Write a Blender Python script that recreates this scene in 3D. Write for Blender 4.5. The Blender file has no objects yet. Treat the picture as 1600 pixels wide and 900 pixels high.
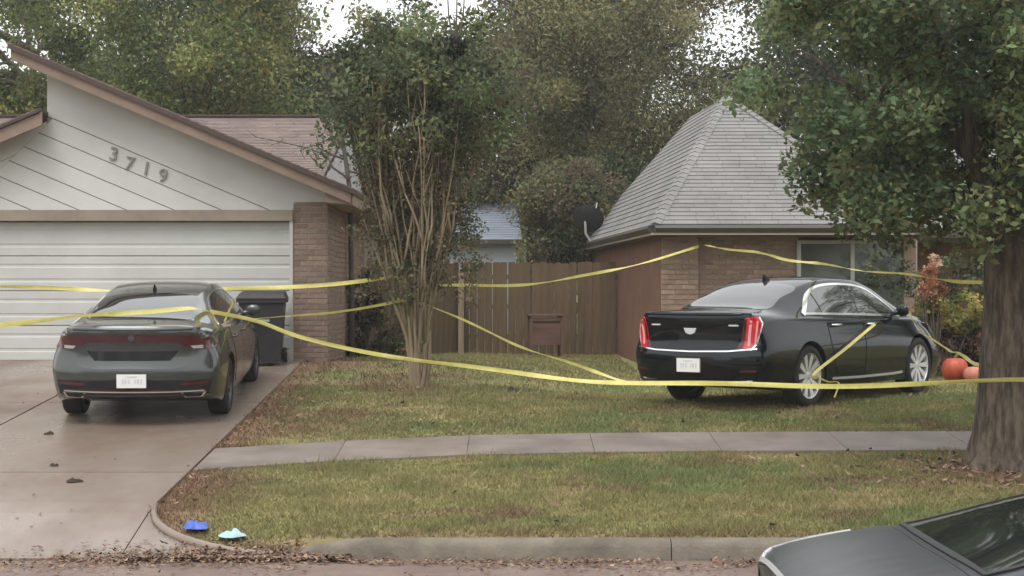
import bpy, bmesh, math, random
import numpy as np
from mathutils import Vector, Matrix
from mathutils.bvhtree import BVHTree

random.seed(7)
RNG = np.random.default_rng(11)
S = bpy.context.scene
COL = S.collection
PI = math.pi
R = math.radians

# ------------------------------------------------------------------ camera
CAM_Z = 2.05
F = 2700.0                      # focal length in pixels of the 1600 px wide photograph
cam_d = bpy.data.cameras.new('camera')
cam = bpy.data.objects.new('camera', cam_d)
COL.objects.link(cam)
cam.location = (0, 0, CAM_Z)
cam.rotation_euler = (R(90), 0, 0)
cam_d.sensor_width = 36.0
cam_d.lens = 36.0 * F / 1600.0
cam_d.clip_start = 0.1
cam_d.clip_end = 3000
S.camera = cam

# ------------------------------------------------------------------ sky (overcast)
SUN_EL, SUN_AZ = R(58), R(200)
world = bpy.data.worlds.new('World')
S.world = world
world.use_nodes = True
wn = world.node_tree
wn.nodes.clear()
w_out = wn.nodes.new('ShaderNodeOutputWorld')
w_bg = wn.nodes.new('ShaderNodeBackground')
w_sky = wn.nodes.new('ShaderNodeTexSky')
w_sky.sky_type = 'NISHITA'
w_sky.sun_disc = False
w_sky.sun_elevation = SUN_EL
w_sky.sun_rotation = SUN_AZ
w_sky.dust_density = 4.0
w_hsv = wn.nodes.new('ShaderNodeHueSaturation')
w_hsv.inputs['Saturation'].default_value = 0.12
w_mix = wn.nodes.new('ShaderNodeMix')
w_mix.data_type = 'RGBA'
w_mix.inputs[0].default_value = 0.65
w_mix.inputs[7].default_value = (8.75, 8.9, 8.95, 1)      # the even white of a closed cloud deck
wn.links.new(w_sky.outputs[0], w_hsv.inputs['Color'])
wn.links.new(w_hsv.outputs[0], w_mix.inputs[6])
wn.links.new(w_mix.outputs[2], w_bg.inputs['Color'])
w_bg.inputs['Strength'].default_value = 0.125
wn.links.new(w_bg.outputs[0], w_out.inputs['Surface'])

sun_d = bpy.data.lights.new('sun', 'SUN')
sun_d.energy = 0.9
sun_d.angle = R(25)
sun_d.color = (1.0, 0.97, 0.93)
sun = bpy.data.objects.new('sun', sun_d)
COL.objects.link(sun)
sd = Vector((math.sin(SUN_AZ) * math.cos(SUN_EL), math.cos(SUN_AZ) * math.cos(SUN_EL), math.sin(SUN_EL)))
sun.rotation_euler = sd.to_track_quat('Z', 'Y').to_euler()

S.view_settings.view_transform = 'Standard'
S.view_settings.look = 'None'
S.view_settings.exposure = 0.82
S.view_settings.gamma = 1.0
S.view_settings.use_curve_mapping = False
S.cycles.max_bounces = 6
S.cycles.diffuse_bounces = 3
S.cycles.use_denoising = True


def at(u, v, y):
    """world point on the ray of photograph pixel (u, v) at distance y (for taking measurements)"""
    return Vector(((u - 800) * y / F, y, CAM_Z - (v - 450) * y / F))


# ------------------------------------------------------------------ materials
MATS = {}


def mat(name, col, rough=0.8, metal=0.0, col2=None, scale=4.0, bump=0.0, bscale=60.0, isl=0.0, spec=0.5,
        coat=0.0, attr=False, stretch=(1, 1, 1), ior=1.45, rvar=0.0, transl=0.0, contrast=(0.35, 0.65), coords='Object'):
    if name in MATS:
        return MATS[name]
    m = bpy.data.materials.new(name)
    m.use_nodes = True
    t = m.node_tree
    b = t.nodes['Principled BSDF']
    L = t.links.new
    b.inputs['Roughness'].default_value = rough
    b.inputs['Metallic'].default_value = metal
    b.inputs['IOR'].default_value = ior
    b.inputs['Specular IOR Level'].default_value = spec
    b.inputs['Coat Weight'].default_value = coat
    b.inputs['Coat Roughness'].default_value = 0.06
    src = None
    if attr:
        a = t.nodes.new('ShaderNodeAttribute')
        a.attribute_name = 'Col'
        src = a.outputs['Color']
    else:
        rgb = t.nodes.new('ShaderNodeRGB')
        rgb.outputs[0].default_value = (*col, 1)
        src = rgb.outputs[0]
    tc = t.nodes.new('ShaderNodeTexCoord')
    mp = t.nodes.new('ShaderNodeMapping')
    mp.inputs['Scale'].default_value = stretch
    L(tc.outputs[coords], mp.inputs['Vector'])
    if col2 is not None:
        n = t.nodes.new('ShaderNodeTexNoise')
        n.inputs['Scale'].default_value = scale
        n.inputs['Detail'].default_value = 8
        n.inputs['Roughness'].default_value = 0.62
        L(mp.outputs[0], n.inputs['Vector'])
        r = t.nodes.new('ShaderNodeMapRange')
        r.inputs[1].default_value, r.inputs[2].default_value = contrast
        L(n.outputs['Fac'], r.inputs[0])
        mx = t.nodes.new('ShaderNodeMix')
        mx.data_type = 'RGBA'
        L(r.outputs[0], mx.inputs[0])
        L(src, mx.inputs[6])
        mx.inputs[7].default_value = (*col2, 1)
        src = mx.outputs[2]
        if rvar:
            r2 = t.nodes.new('ShaderNodeMapRange')
            L(n.outputs['Fac'], r2.inputs[0])
            r2.inputs[3].default_value, r2.inputs[4].default_value = rough - rvar, rough + rvar
            L(r2.outputs[0], b.inputs['Roughness'])
    if isl:
        oi = t.nodes.new('ShaderNodeObjectInfo')
        ge = t.nodes.new('ShaderNodeNewGeometry')
        ad = t.nodes.new('ShaderNodeMath')
        ad.operation = 'ADD'
        L(oi.outputs['Random'], ad.inputs[0])
        L(ge.outputs['Random Per Island'], ad.inputs[1])
        fr = t.nodes.new('ShaderNodeMath')
        fr.operation = 'FRACT'
        L(ad.outputs[0], fr.inputs[0])
        mr = t.nodes.new('ShaderNodeMapRange')
        mr.inputs[3].default_value, mr.inputs[4].default_value = 1 - isl, 1 + isl
        L(fr.outputs[0], mr.inputs[0])
        mu = t.nodes.new('ShaderNodeVectorMath')
        mu.operation = 'SCALE'
        L(src, mu.inputs[0])
        L(mr.outputs[0], mu.inputs['Scale'])
        src = mu.outputs[0]
    L(src, b.inputs['Base Color'])
    if bump:
        n2 = t.nodes.new('ShaderNodeTexNoise')
        n2.inputs['Scale'].default_value = bscale
        n2.inputs['Detail'].default_value = 5
        L(mp.outputs[0], n2.inputs['Vector'])
        bp = t.nodes.new('ShaderNodeBump')
        bp.inputs['Strength'].default_value = bump
        bp.inputs['Distance'].default_value = 0.02
        L(n2.outputs['Fac'], bp.inputs['Height'])
        L(bp.outputs[0], b.inputs['Normal'])
    if transl:
        tr = t.nodes.new('ShaderNodeBsdfTranslucent')
        L(src, tr.inputs['Color'])
        ms = t.nodes.new('ShaderNodeMixShader')
        ms.inputs[0].default_value = transl
        L(b.outputs[0], ms.inputs[1])
        L(tr.outputs[0], ms.inputs[2])
        L(ms.outputs[0], t.nodes['Material Output'].inputs['Surface'])
    MATS[name] = m
    return m


M = {
    'ground': mat('ground', (0.1, 0.1, 0.05), 0.95, attr=True, bump=0.6, bscale=25, spec=0.1),
    'blade': mat('blade', (0.1, 0.1, 0.05), 0.7, attr=True, spec=0.2, transl=0.35),
    'leaf': mat('leaf', (0.1, 0.1, 0.05), 0.6, attr=True, spec=0.3, transl=0.42),
    'litter': mat('litter', (0.1, 0.1, 0.05), 0.85, attr=True, spec=0.2),
    'road': mat('road', (0.205, 0.145, 0.117), 0.5, col2=(0.125, 0.08, 0.064), scale=1.3, bump=0.5, bscale=70, rvar=0.15),
    'concrete': mat('concrete', (0.215, 0.170, 0.138), 0.34, col2=(0.135, 0.085, 0.062), scale=0.75, bump=0.08, bscale=60, isl=0.05, rvar=0.35, contrast=(0.43, 0.70), stretch=(1, .55, 1)),
    'walk': mat('walk', (0.20, 0.163, 0.14), 0.6, col2=(0.115, 0.088, 0.073), scale=1.4, bump=0.3, bscale=60, isl=0.1),
    'kerb': mat('kerb', (0.20, 0.172, 0.135), 0.9, col2=(0.11, 0.092, 0.072), scale=2.5, bump=0.4, bscale=40, isl=0.06),
    'groove': mat('groove', (0.24, 0.225, 0.20), 0.9),
    'siding': mat('siding', (0.52, 0.512, 0.495), 0.7, col2=(0.45, 0.44, 0.42), scale=1.2, bump=0.08, bscale=30, isl=0.035),
    'gdoor': mat('gdoor', (0.48, 0.48, 0.46), 0.55, col2=(0.41, 0.405, 0.385), scale=0.9, isl=0.03, bump=0.05, bscale=20),
    'beam': mat('beam', (0.26, 0.215, 0.17), 0.75, col2=(0.2, 0.165, 0.13), scale=3),
    'trim': mat('trim', (0.235, 0.168, 0.13), 0.75, col2=(0.175, 0.122, 0.093), scale=3, isl=0.05),
    'drip': mat('drip', (0.055, 0.032, 0.025), 0.5),
    'soffit': mat('soffit', (0.26, 0.18, 0.14), 0.8),
    'brick_a': mat('brick_a', (0.245, 0.165, 0.125), 0.9, col2=(0.19, 0.13, 0.10), scale=9, isl=0.16, bump=0.4, bscale=90),
    'mortar_a': mat('mortar_a', (0.30, 0.26, 0.22), 0.95, bump=0.3, bscale=90),
    'brick_b': mat('brick_b', (0.33, 0.228, 0.175), 0.9, col2=(0.25, 0.165, 0.125), scale=9, isl=0.2, bump=0.4, bscale=90),
    'mortar_b': mat('mortar_b', (0.30, 0.25, 0.2), 0.95, bump=0.3, bscale=90),
    'shingle_r': mat('shingle_r', (0.232, 0.224, 0.214), 0.9, col2=(0.178, 0.172, 0.165), scale=1.2, isl=0.075, bump=0.5, bscale=120),
    'shingle_l': mat('shingle_l', (0.235, 0.185, 0.165), 0.9, col2=(0.175, 0.135, 0.12), scale=1.5, isl=0.14, bump=0.5, bscale=120),
    'gutter': mat('gutter', (0.06, 0.05, 0.04), 0.45),
    'fascia': mat('fascia', (0.38, 0.34, 0.29), 0.6),
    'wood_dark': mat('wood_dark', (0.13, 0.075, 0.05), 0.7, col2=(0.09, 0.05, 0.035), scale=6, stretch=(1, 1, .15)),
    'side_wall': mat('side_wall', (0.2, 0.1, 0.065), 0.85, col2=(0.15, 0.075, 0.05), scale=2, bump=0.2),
    'win_frame': mat('win_frame', (0.42, 0.41, 0.37), 0.5),
    'win_glass': mat('win_glass', (0.085, 0.096, 0.082), 0.07, spec=0.6, ior=1.7),
    'fence': mat('fence', (0.122, 0.083, 0.046), 0.9, col2=(0.08, 0.055, 0.031), scale=5, stretch=(3, 3, .25), isl=0.08, bump=0.5, bscale=30),
    'post': mat('post', (0.27, 0.21, 0.14), 0.9, col2=(0.18, 0.14, 0.09), scale=5, stretch=(3, 3, .3)),
    'bark': mat('bark', (0.125, 0.096, 0.07), 0.95, col2=(0.042, 0.032, 0.025), scale=17, stretch=(1, 1, .22), contrast=(.4, .6), bump=1.0, bscale=16),
    'bark_far': mat('bark_far', (0.12, 0.095, 0.07), 0.95, col2=(0.06, 0.05, 0.04), scale=4, stretch=(1, 1, .3), bump=0.6, bscale=10),
    'myrtle': mat('myrtle', (0.30, 0.24, 0.155), 0.8, col2=(0.16, 0.12, 0.072), scale=8, stretch=(1, 1, .2), bump=0.3, bscale=20),
    'twig': mat('twig', (0.075, 0.065, 0.06), 0.9),
    'paint_grey': mat('paint_grey', (0.05, 0.056, 0.054), 0.22, 0.5, col2=(0.058, 0.063, 0.061), scale=1.5, coat=0.8),
    'paint_black': mat('paint_black', (0.0045, 0.0055, 0.0085), 0.08, 0.0, coat=0.0),
    'paint_slate': mat('paint_slate', (0.022, 0.025, 0.029), 0.3, 0.1, col2=(0.038, 0.041, 0.046), scale=9, coat=0.0, stretch=(.5, 2, 1)),
    'car_glass': mat('car_glass', (0.014, 0.016, 0.016), 0.04, spec=0.5, ior=2.5),
    'black_trim': mat('black_trim', (0.012, 0.012, 0.013), 0.5),
    'gloss_black': mat('gloss_black', (0.008, 0.008, 0.009), 0.12),
    'under': mat('under', (0.008, 0.008, 0.008), 0.9),
    'chrome': mat('chrome', (0.75, 0.75, 0.74), 0.16, 1.0),
    'alloy': mat('alloy', (0.62, 0.62, 0.63), 0.25, 0.45),
    'alloy_dark': mat('alloy_dark', (0.1, 0.1, 0.105), 0.35, 0.7),
    'tyre': mat('tyre', (0.014, 0.0135, 0.013), 0.85, bump=0.3, bscale=60),
    'lamp_red': mat('lamp_red', (0.55, 0.015, 0.03), 0.12, spec=0.8, coat=0.5),
    'lamp_dark': mat('lamp_dark', (0.065, 0.006, 0.013), 0.12, spec=0.7, coat=0.3),
    'lamp_pale': mat('lamp_pale', (0.75, 0.36, 0.37), 0.2),
    'lamp_clear': mat('lamp_clear', (0.45, 0.45, 0.45), 0.12, 0.3),
    'plate': mat('plate', (0.72, 0.72, 0.7), 0.5),
    'plate_mark': mat('plate_mark', (0.55, 0.56, 0.58), 0.6),
    'bin': mat('bin', (0.018, 0.016, 0.018), 0.55, col2=(0.026, 0.023, 0.025), scale=6),
    'tape': mat('tape', (0.80, 0.73, 0.27), 0.35, col2=(0.66, 0.59, 0.17), scale=6, transl=0.3),
    'number': mat('number', (0.2, 0.19, 0.18), 0.5),
    'metal_grey': mat('metal_grey', (0.36, 0.36, 0.34), 0.5, 0.2),
    'dish': mat('dish', (0.02, 0.02, 0.021), 0.5),
    'box_wood': mat('box_wood', (0.14, 0.075, 0.06), 0.8, col2=(0.09, 0.048, 0.038), scale=7, stretch=(.2, 1, 1)),
    'pumpkin': mat('pumpkin', (0.46, 0.085, 0.04), 0.5, col2=(0.34, 0.055, 0.028), scale=5),
    'pumpkin_pale': mat('pumpkin_pale', (0.52, 0.2, 0.14), 0.5, col2=(0.42, 0.14, 0.09), scale=5),
    'stalk': mat('stalk', (0.12, 0.11, 0.05), 0.8),
    'glove_blue': mat('glove_blue', (0.04, 0.085, 0.42), 0.45, col2=(0.09, 0.14, 0.46), scale=16),
    'glove_pale': mat('glove_pale', (0.25, 0.46, 0.62), 0.45, col2=(0.42, 0.55, 0.6), scale=14),
    'dead_leaf': mat('dead_leaf', (0.035, 0.022, 0.016), 0.9),
    'blue_roof': mat('blue_roof', (0.25, 0.285, 0.335), 0.7, col2=(0.22, 0.25, 0.295), scale=2, bump=0.2, isl=0.05),
    'blue_wall': mat('blue_wall', (0.33, 0.36, 0.40), 0.8),
    'cream_wall': mat('cream_wall', (0.62, 0.55, 0.5), 0.8, col2=(0.5, 0.4, 0.36), scale=12),
    'nest': mat('nest', (0.03, 0.03, 0.022), 0.95),
}


# ------------------------------------------------------------------ mesh helpers
class MB:
    """collects faces, then links them as ONE mesh object"""

    def __init__(self):
        self.v, self.f = [], []

    def add(self, vs, fs):
        n = len(self.v)
        self.v += [tuple(p) for p in vs]
        self.f += [tuple(i + n for i in f) for f in fs]
        return self

    def box(self, x0, x1, y0, y1, z0, z1):
        return self.add([(x0, y0, z0), (x1, y0, z0), (x1, y1, z0), (x0, y1, z0), (x0, y0, z1), (x1, y0, z1), (x1, y1, z1), (x0, y1, z1)],
                        [(0, 3, 2, 1), (4, 5, 6, 7), (0, 1, 5, 4), (1, 2, 6, 5), (2, 3, 7, 6), (3, 0, 4, 7)])

    def prism(self, poly, off):
        """poly: list of 3D points; off: extrusion vector"""
        n = len(poly)
        off = Vector(off)
        a = [Vector(p) for p in poly]
        b = [p + off for p in a]
        return self.add(a + b, [tuple(range(n - 1, -1, -1)), tuple(range(n, 2 * n))] + [(i, (i + 1) % n, n + (i + 1) % n, n + i) for i in range(n)])

    def tube(self, pts, rad, n=6, cap=True):
        pts = [Vector(p) for p in pts]
        if not hasattr(rad, '__len__'):
            rad = [rad] * len(pts)
        base = len(self.v)
        up = None
        for i, p in enumerate(pts):
            d = (pts[min(i + 1, len(pts) - 1)] - pts[max(i - 1, 0)])
            d = d.normalized() if d.length > 1e-9 else Vector((0, 0, 1))
            if up is None:
                up = d.orthogonal().normalized()
            up = (up - d * up.dot(d))
            up = up.normalized() if up.length > 1e-6 else d.orthogonal().normalized()
            w = d.cross(up)
            for k in range(n):
                a = 2 * PI * k / n
                self.v.append(tuple(p + (up * math.cos(a) + w * math.sin(a)) * rad[i]))
        for i in range(len(pts) - 1):
            for k in range(n):
                a, b = base + i * n + k, base + i * n + (k + 1) % n
                self.f.append((a, b, b + n, a + n))
        if cap:
            self.f.append(tuple(base + k for k in range(n - 1, -1, -1)))
            self.f.append(tuple(base + (len(pts) - 1) * n + k for k in range(n)))
        return self

    def lathe(self, prof, n=24, axis='z', centre=(0, 0, 0)):
        """prof: (radius, along) pairs"""
        base = len(self.v)
        c = Vector(centre)
        for r, h in prof:
            for k in range(n):
                a = 2 * PI * k / n
                p = {'z': (r * math.cos(a), r * math.sin(a), h), 'y': (r * math.cos(a), h, r * math.sin(a)), 'x': (h, r * math.cos(a), r * math.sin(a))}[axis]
                self.v.append(tuple(c + Vector(p)))
        for i in range(len(prof) - 1):
            for k in range(n):
                a, b = base + i * n + k, base + i * n + (k + 1) % n
                self.f.append((a, b, b + n, a + n))
        return self

    def mesh(self, name, m, smooth=False, fix=True):
        me = bpy.data.meshes.new(name)
        me.from_pydata(self.v, [], self.f)
        if fix:
            bm = bmesh.new()
            bm.from_mesh(me)
            bmesh.ops.recalc_face_normals(bm, faces=bm.faces)
            bm.to_mesh(me)
            bm.free()
        me.materials.append(M[m] if isinstance(m, str) else m)
        if smooth:
            me.polygons.foreach_set('use_smooth', [True] * len(me.polygons))
            if smooth != 'all':
                try:
                    me.set_sharp_from_angle(angle=R(40))
                except Exception:
                    pass
        me.update()
        return me

    def build(self, name, m, parent=None, smooth=False, fix=True):
        return link(name, self.mesh(name, m, smooth, fix), parent)


def link(name, me, parent=None):
    o = bpy.data.objects.new(name, me)
    COL.objects.link(o)
    if parent is not None:
        o.parent = parent
    return o


def empty(name, loc=(0, 0, 0), rz=0.0, parent=None):
    o = bpy.data.objects.new(name, None)
    COL.objects.link(o)
    o.location = loc
    o.rotation_euler = (0, 0, rz)
    if parent is not None:
        o.parent = parent
    return o


def tag(o, label=None, cat=None, group=None, kind=None):
    if label:
        o['label'] = label
    if cat:
        o['category'] = cat
    if group:
        o['group'] = group
    if kind:
        o['kind'] = kind
    return o


def np_mesh(name, verts, faces, m, parent=None, colors=None, smooth=False):
    """verts (N,3), faces (K,3|4) as numpy arrays; colors (N,3) -> point attribute Col"""
    me = bpy.data.meshes.new(name)
    n, (k, c) = len(verts), faces.shape
    me.vertices.add(n)
    me.vertices.foreach_set('co', np.ascontiguousarray(verts, dtype=np.float32).ravel())
    me.loops.add(k * c)
    me.loops.foreach_set('vertex_index', np.ascontiguousarray(faces, dtype=np.int32).ravel())
    me.polygons.add(k)
    me.polygons.foreach_set('loop_start', np.arange(0, k * c, c, dtype=np.int32))
    me.update(calc_edges=True)
    if colors is not None:
        a = me.color_attributes.new('Col', 'FLOAT_COLOR', 'POINT')
        cc = np.ones((n, 4), dtype=np.float32)
        cc[:, :3] = colors
        a.data.foreach_set('color', cc.ravel())
    if smooth:
        me.polygons.foreach_set('use_smooth', np.ones(k, dtype=bool))
    me.materials.append(M[m])
    return link(name, me, parent)


def clip(poly, nx, ny, c):
    """keep the side nx*x + ny*y <= c of a 2D polygon"""
    out = []
    n = len(poly)
    for i in range(n):
        p, q = poly[i], poly[(i + 1) % n]
        dp, dq = nx * p[0] + ny * p[1] - c, nx * q[0] + ny * q[1] - c
        if dp <= 0:
            out.append(p)
        if (dp < 0 < dq) or (dq < 0 < dp):
            t = dp / (dp - dq)
            out.append((p[0] + (q[0] - p[0]) * t, p[1] + (q[1] - p[1]) * t))
    return out


def area2(poly):
    return 0.5 * sum(poly[i][0] * poly[(i + 1) % len(poly)][1] - poly[(i + 1) % len(poly)][0] * poly[i][1] for i in range(len(poly)))


def clip_convex(poly, conv):
    """poly clipped by a convex counter-clockwise polygon"""
    if area2(conv) < 0:
        conv = conv[::-1]
    for i in range(len(conv)):
        if len(poly) < 3:
            return []
        a, b = conv[i], conv[(i + 1) % len(conv)]
        nx, ny = b[1] - a[1], a[0] - b[0]
        poly = clip(poly, nx, ny, nx * a[0] + ny * a[1])
    return poly if len(poly) >= 3 and abs(area2(poly)) > 1e-5 else []


def hermite(pts, x):
    """monotone cubic through (x, y) pairs"""
    xs = [p[0] for p in pts]
    ys = [p[1] for p in pts]
    n = len(xs)
    if x <= xs[0]:
        return ys[0]
    if x >= xs[-1]:
        return ys[-1]
    d = [(ys[i + 1] - ys[i]) / (xs[i + 1] - xs[i]) for i in range(n - 1)]
    mm = [d[0]] + [0 if d[i - 1] * d[i] <= 0 else 2 * d[i - 1] * d[i] / (d[i - 1] + d[i]) for i in range(1, n - 1)] + [d[-1]]
    i = max(k for k in range(n - 1) if xs[k] <= x)
    h = xs[i + 1] - xs[i]
    t = (x - xs[i]) / h
    return (2 * t**3 - 3 * t**2 + 1) * ys[i] + (t**3 - 2 * t**2 + t) * h * mm[i] + (-2 * t**3 + 3 * t**2) * ys[i + 1] + (t**3 - t**2) * h * mm[i + 1]


def catmull(pts, n=6, closed=True):
    out = []
    N = len(pts)
    for i in range(N if closed else N - 1):
        g = (lambda k: pts[k % N]) if closed else (lambda k: pts[min(max(k, 0), N - 1)])
        p0, p1, p2, p3 = g(i - 1), g(i), g(i + 1), g(i + 2)
        for s in range(n):
            t = s / n
            out.append(tuple(0.5 * (2 * b + (c - a) * t + (2 * a - 5 * b + 4 * c - d) * t * t + (3 * b - a - 3 * c + d) * t**3) for a, b, c, d in zip(p0, p1, p2, p3)))
    if not closed:
        out.append(tuple(pts[-1]))
    return out


_NT = RNG.random((256, 256))


def vnoise(x, y):
    """smooth value noise, arrays in and out, 0..1"""
    x, y = np.asarray(x, float), np.asarray(y, float)
    xi, yi = np.floor(x).astype(int), np.floor(y).astype(int)
    fx, fy = x - xi, y - yi
    fx, fy = fx * fx * (3 - 2 * fx), fy * fy * (3 - 2 * fy)
    g = lambda a, b: _NT[a % 256, b % 256]
    return (g(xi, yi) * (1 - fx) + g(xi + 1, yi) * fx) * (1 - fy) + (g(xi, yi + 1) * (1 - fx) + g(xi + 1, yi + 1) * fx) * fy


def fbm(x, y, o=4):
    s, a, t = 0, 0.5, 0
    for k in range(o):
        s = s + a * vnoise(x * 2**k + 17 * k, y * 2**k + 31 * k)
        t += a
        a *= 0.5
    return s / t

# ------------------------------------------------------------------ terrain: the lawn climbs from the kerb to the houses
KERB_Y = 13.0
L_PROF = ([13.0, 13.15, 24.6, 28.0, 32.0, 60.0], [0.10, 0.14, 1.0, 0.93, 0.81, 0.8])
R_PROF = ([13.0, 13.15, 18.0, 20.0, 22.5, 24.5, 32.0, 60.0], [0.10, 0.14, 0.504, 0.655, 0.675, 0.75, 0.81, 0.8])


def ground_z(x, y):
    x, y = np.asarray(x, float), np.asarray(y, float)
    zl, zr = np.interp(y, *L_PROF), np.interp(y, *R_PROF)
    t = np.clip((x + 1.0) / 3.0, 0, 1)
    t = t * t * (3 - 2 * t)
    z = zl * (1 - t) + zr * t
    z = np.where((x < -1.6) & (y < 14.3), np.minimum(z, np.interp(y, [13.0, 14.2, 24.6], [0.012, 0.25, 1.03]) - 0.02), z)
    z = np.where(y < 13.08, -0.06, z)
    return np.where(y < 4.9, 0.1, z)


def gz(x, y):
    return float(ground_z(x, y))


def walk_y(x):
    return np.interp(x, [-2.95, -2.0, -1.25, 0.0, 1.5, 4.0, 40.0], [16.50, 16.86, 17.15, 17.40, 17.52, 17.58, 17.6])


DRIVE_X0, DRIVE_X1 = -8.2, -2.95


def lawn_col(x, y):
    """colour of turf at a spot: olive green with tan, brown and bare earth patches of their own"""
    x, y = np.asarray(x, float), np.asarray(y, float)
    a = fbm(x * 0.7 + 3, y * 1.3 + 9)
    b = fbm(x * 2.2 + 40, y * 3.0 + 5)
    c = fbm(x * 1.1 + 80, y * 2.0 + 60)
    olive = np.array([0.238, 0.222, 0.098])
    green = np.array([0.172, 0.204, 0.083])
    tan = np.array([0.315, 0.260, 0.138])
    earth = np.array([0.175, 0.108, 0.072])
    mixc = lambda p, q, t: p * (1 - t[..., None]) + q * t[..., None]
    col = mixc(np.broadcast_to(olive, x.shape + (3,)), green, np.clip((a - 0.42) * 5, 0, 1))
    col = mixc(col, tan, np.clip((b - 0.54) * 4, 0, 0.65))
    col = mixc(col, earth, np.clip((c - 0.60) * 6, 0, 0.75))
    # trodden red earth along the drive and around the street tree
    e = np.exp(-((x - DRIVE_X1) / (0.28 + 0.5 * b))**2) * (x > DRIVE_X1 - 0.3) * (y > 13.2)
    e = np.maximum(e, 0.8 * np.exp(-((x - DRIVE_X1) / 1.3)**2) * np.exp(-((y - 18.8) / 1.3)**2))
    e = np.maximum(e, 1.1 * np.exp(-(((x - 4.75) / 1.15)**2 + ((y - 16.0) / 0.75)**2)))
    e = np.maximum(e, 0.9 * np.exp(-(((x + 1.2) / 0.55)**2 + ((y - 21.8) / 0.5)**2)))
    e = np.maximum(e, 0.7 * np.exp(-(((x + 2.6) / 1.0)**2 + ((y - 24.5) / 1.3)**2)))
    e = np.maximum(e, 0.6 * np.exp(-((y - 13.2) / 0.2)**2))
    return mixc(col, earth, np.clip(e * (0.6 + 0.8 * c), 0, 1))


def axis_lines(lo, hi, step, far):
    core = list(np.arange(lo, hi + 1e-6, step))
    g, d = [], step
    a = hi
    while a < far:
        d *= 1.5
        a += d
        g.append(a)
    h, d = [], step
    a = lo
    while a > -far:
        d *= 1.5
        a -= d
        h.append(a)
    return np.array(h[::-1] + core + g)


gx = axis_lines(-9.0, 9.0, 0.15, 900)
gy = axis_lines(12.0, 33.0, 0.15, 1200)
gy = np.unique(np.concatenate([gy, [13.079, 13.081, 4.899, 4.901]]))
GX, GY = np.meshgrid(gx, gy)
GZ = ground_z(GX, GY) + (fbm(GX * 1.5, GY * 1.5) - 0.5) * 0.03 * ((GY > 13.3) & (GY < 60))
gv = np.stack([GX, GY, GZ], -1).reshape(-1, 3)
nx_, ny_ = len(gx), len(gy)
ii = (np.arange(ny_ - 1)[:, None] * nx_ + np.arange(nx_ - 1)[None, :]).ravel()
gf = np.stack([ii, ii + 1, ii + 1 + nx_, ii + nx_], 1)
tag(np_mesh('ground', gv, gf, 'ground', colors=lawn_col(GX, GY).reshape(-1, 3), smooth=True), kind='structure')

# road: one worn concrete sheet between the two kerbs
rx = axis_lines(-12, 12, 1.0, 600)
rv = np.array([(x, y, 0.0) for y in (4.9, 8.95, 12.99) for x in rx])
n_ = len(rx)
ii = np.concatenate([np.arange(n_ - 1), np.arange(n_ - 1) + n_])
tag(np_mesh('road', rv, np.stack([ii, ii + 1, ii + 1 + n_, ii + n_], 1), 'road'), kind='structure')

# kerb: cast sections with a rounded nose
kerb = tag(empty('kerb', (0, KERB_Y, 0)), kind='structure')


def kerb_section(x0, x1, end_drop=False):
    prof = [(0.0, -0.08), (0.012, 0.09), (0.03, 0.125), (0.06, 0.145), (0.16, 0.15), (0.16, -0.08)]
    m = MB()
    xs = [x0 + 0.004, x1 - 0.004] if not end_drop else [x0, x0 + 0.12, x0 + 0.5, x1 - 0.004]
    for k, x in enumerate(xs):
        s = 1.0 if not end_drop else (0.35, 0.75, 1, 1)[k]
        for (y, z) in prof:
            m.v.append((x, y + (0.02 * (1 - s)), z if z < 0 else z * s))
    n = len(prof)
    for k in range(len(xs) - 1):
        for j in range(n):
            a, b = k * n + j, k * n + (j + 1) % n
            m.f.append((a, b, b + n, a + n))
    m.f.append(tuple(range(n)))
    m.f.append(tuple(len(m.v) - n + j for j in range(n)))
    return m.build('kerb_section', 'kerb', kerb, smooth=True)


kerb_section(-1.62, 1.2, True)
for k in range(8):
    kerb_section(1.2 + 3 * k, 4.2 + 3 * k)
for k in range(4):
    kerb_section(-9.4 - 3 * (k + 1), -9.4 - 3 * k)
near_kerb = MB().box(-60, 60, 4.72, 4.9, -0.08, 0.15).build('near_kerb', 'kerb')
tag(near_kerb, kind='structure')


# driveway: six slabs and the flared apron
def drive_z(y):
    return float(np.interp(y, [13.0, 14.2, 24.6], [0.012, 0.25, 1.03]))


drive = tag(empty('driveway'), kind='structure')


def slab(poly, zf, th, name, m, parent, dy=0.35):
    """poly 2D cut in strips along y so that it follows the slope"""
    y0, y1 = min(p[1] for p in poly), max(p[1] for p in poly)
    mb = MB()
    n = max(1, int(math.ceil((y1 - y0) / dy)))
    idx = {}

    def vi(p, top):
        k = (round(p[0], 4), round(p[1], 4), top)
        if k not in idx:
            idx[k] = len(mb.v)
            mb.v.append((p[0], p[1], zf(p[0], p[1]) - (0 if top else th)))
        return idx[k]
    ed = {}
    for j in range(n):
        a, b = y0 + (y1 - y0) * j / n, y0 + (y1 - y0) * (j + 1) / n
        q = clip(clip(poly, 0, 1, b), 0, -1, -a)
        if len(q) < 3:
            continue
        qi = [vi(p, True) for p in q]
        qi = [k for i, k in enumerate(qi) if k != qi[i - 1]]
        if len(qi) < 3:
            continue
        mb.f.append(tuple(qi))
        for i in range(len(qi)):
            e = (qi[i], qi[(i + 1) % len(qi)])
            if (e[1], e[0]) in ed:
                del ed[(e[1], e[0])]
            else:
                ed[e] = 1
    low = {}
    for e in list(ed):
        for k in e:
            if k not in low:
                low[k] = len(mb.v)
                x, y, z = mb.v[k]
                mb.v.append((x, y, z - th))
        mb.f.append((e[1], e[0], low[e[0]], low[e[1]]))
    return mb.build(name, m, parent, fix=False)


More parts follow.
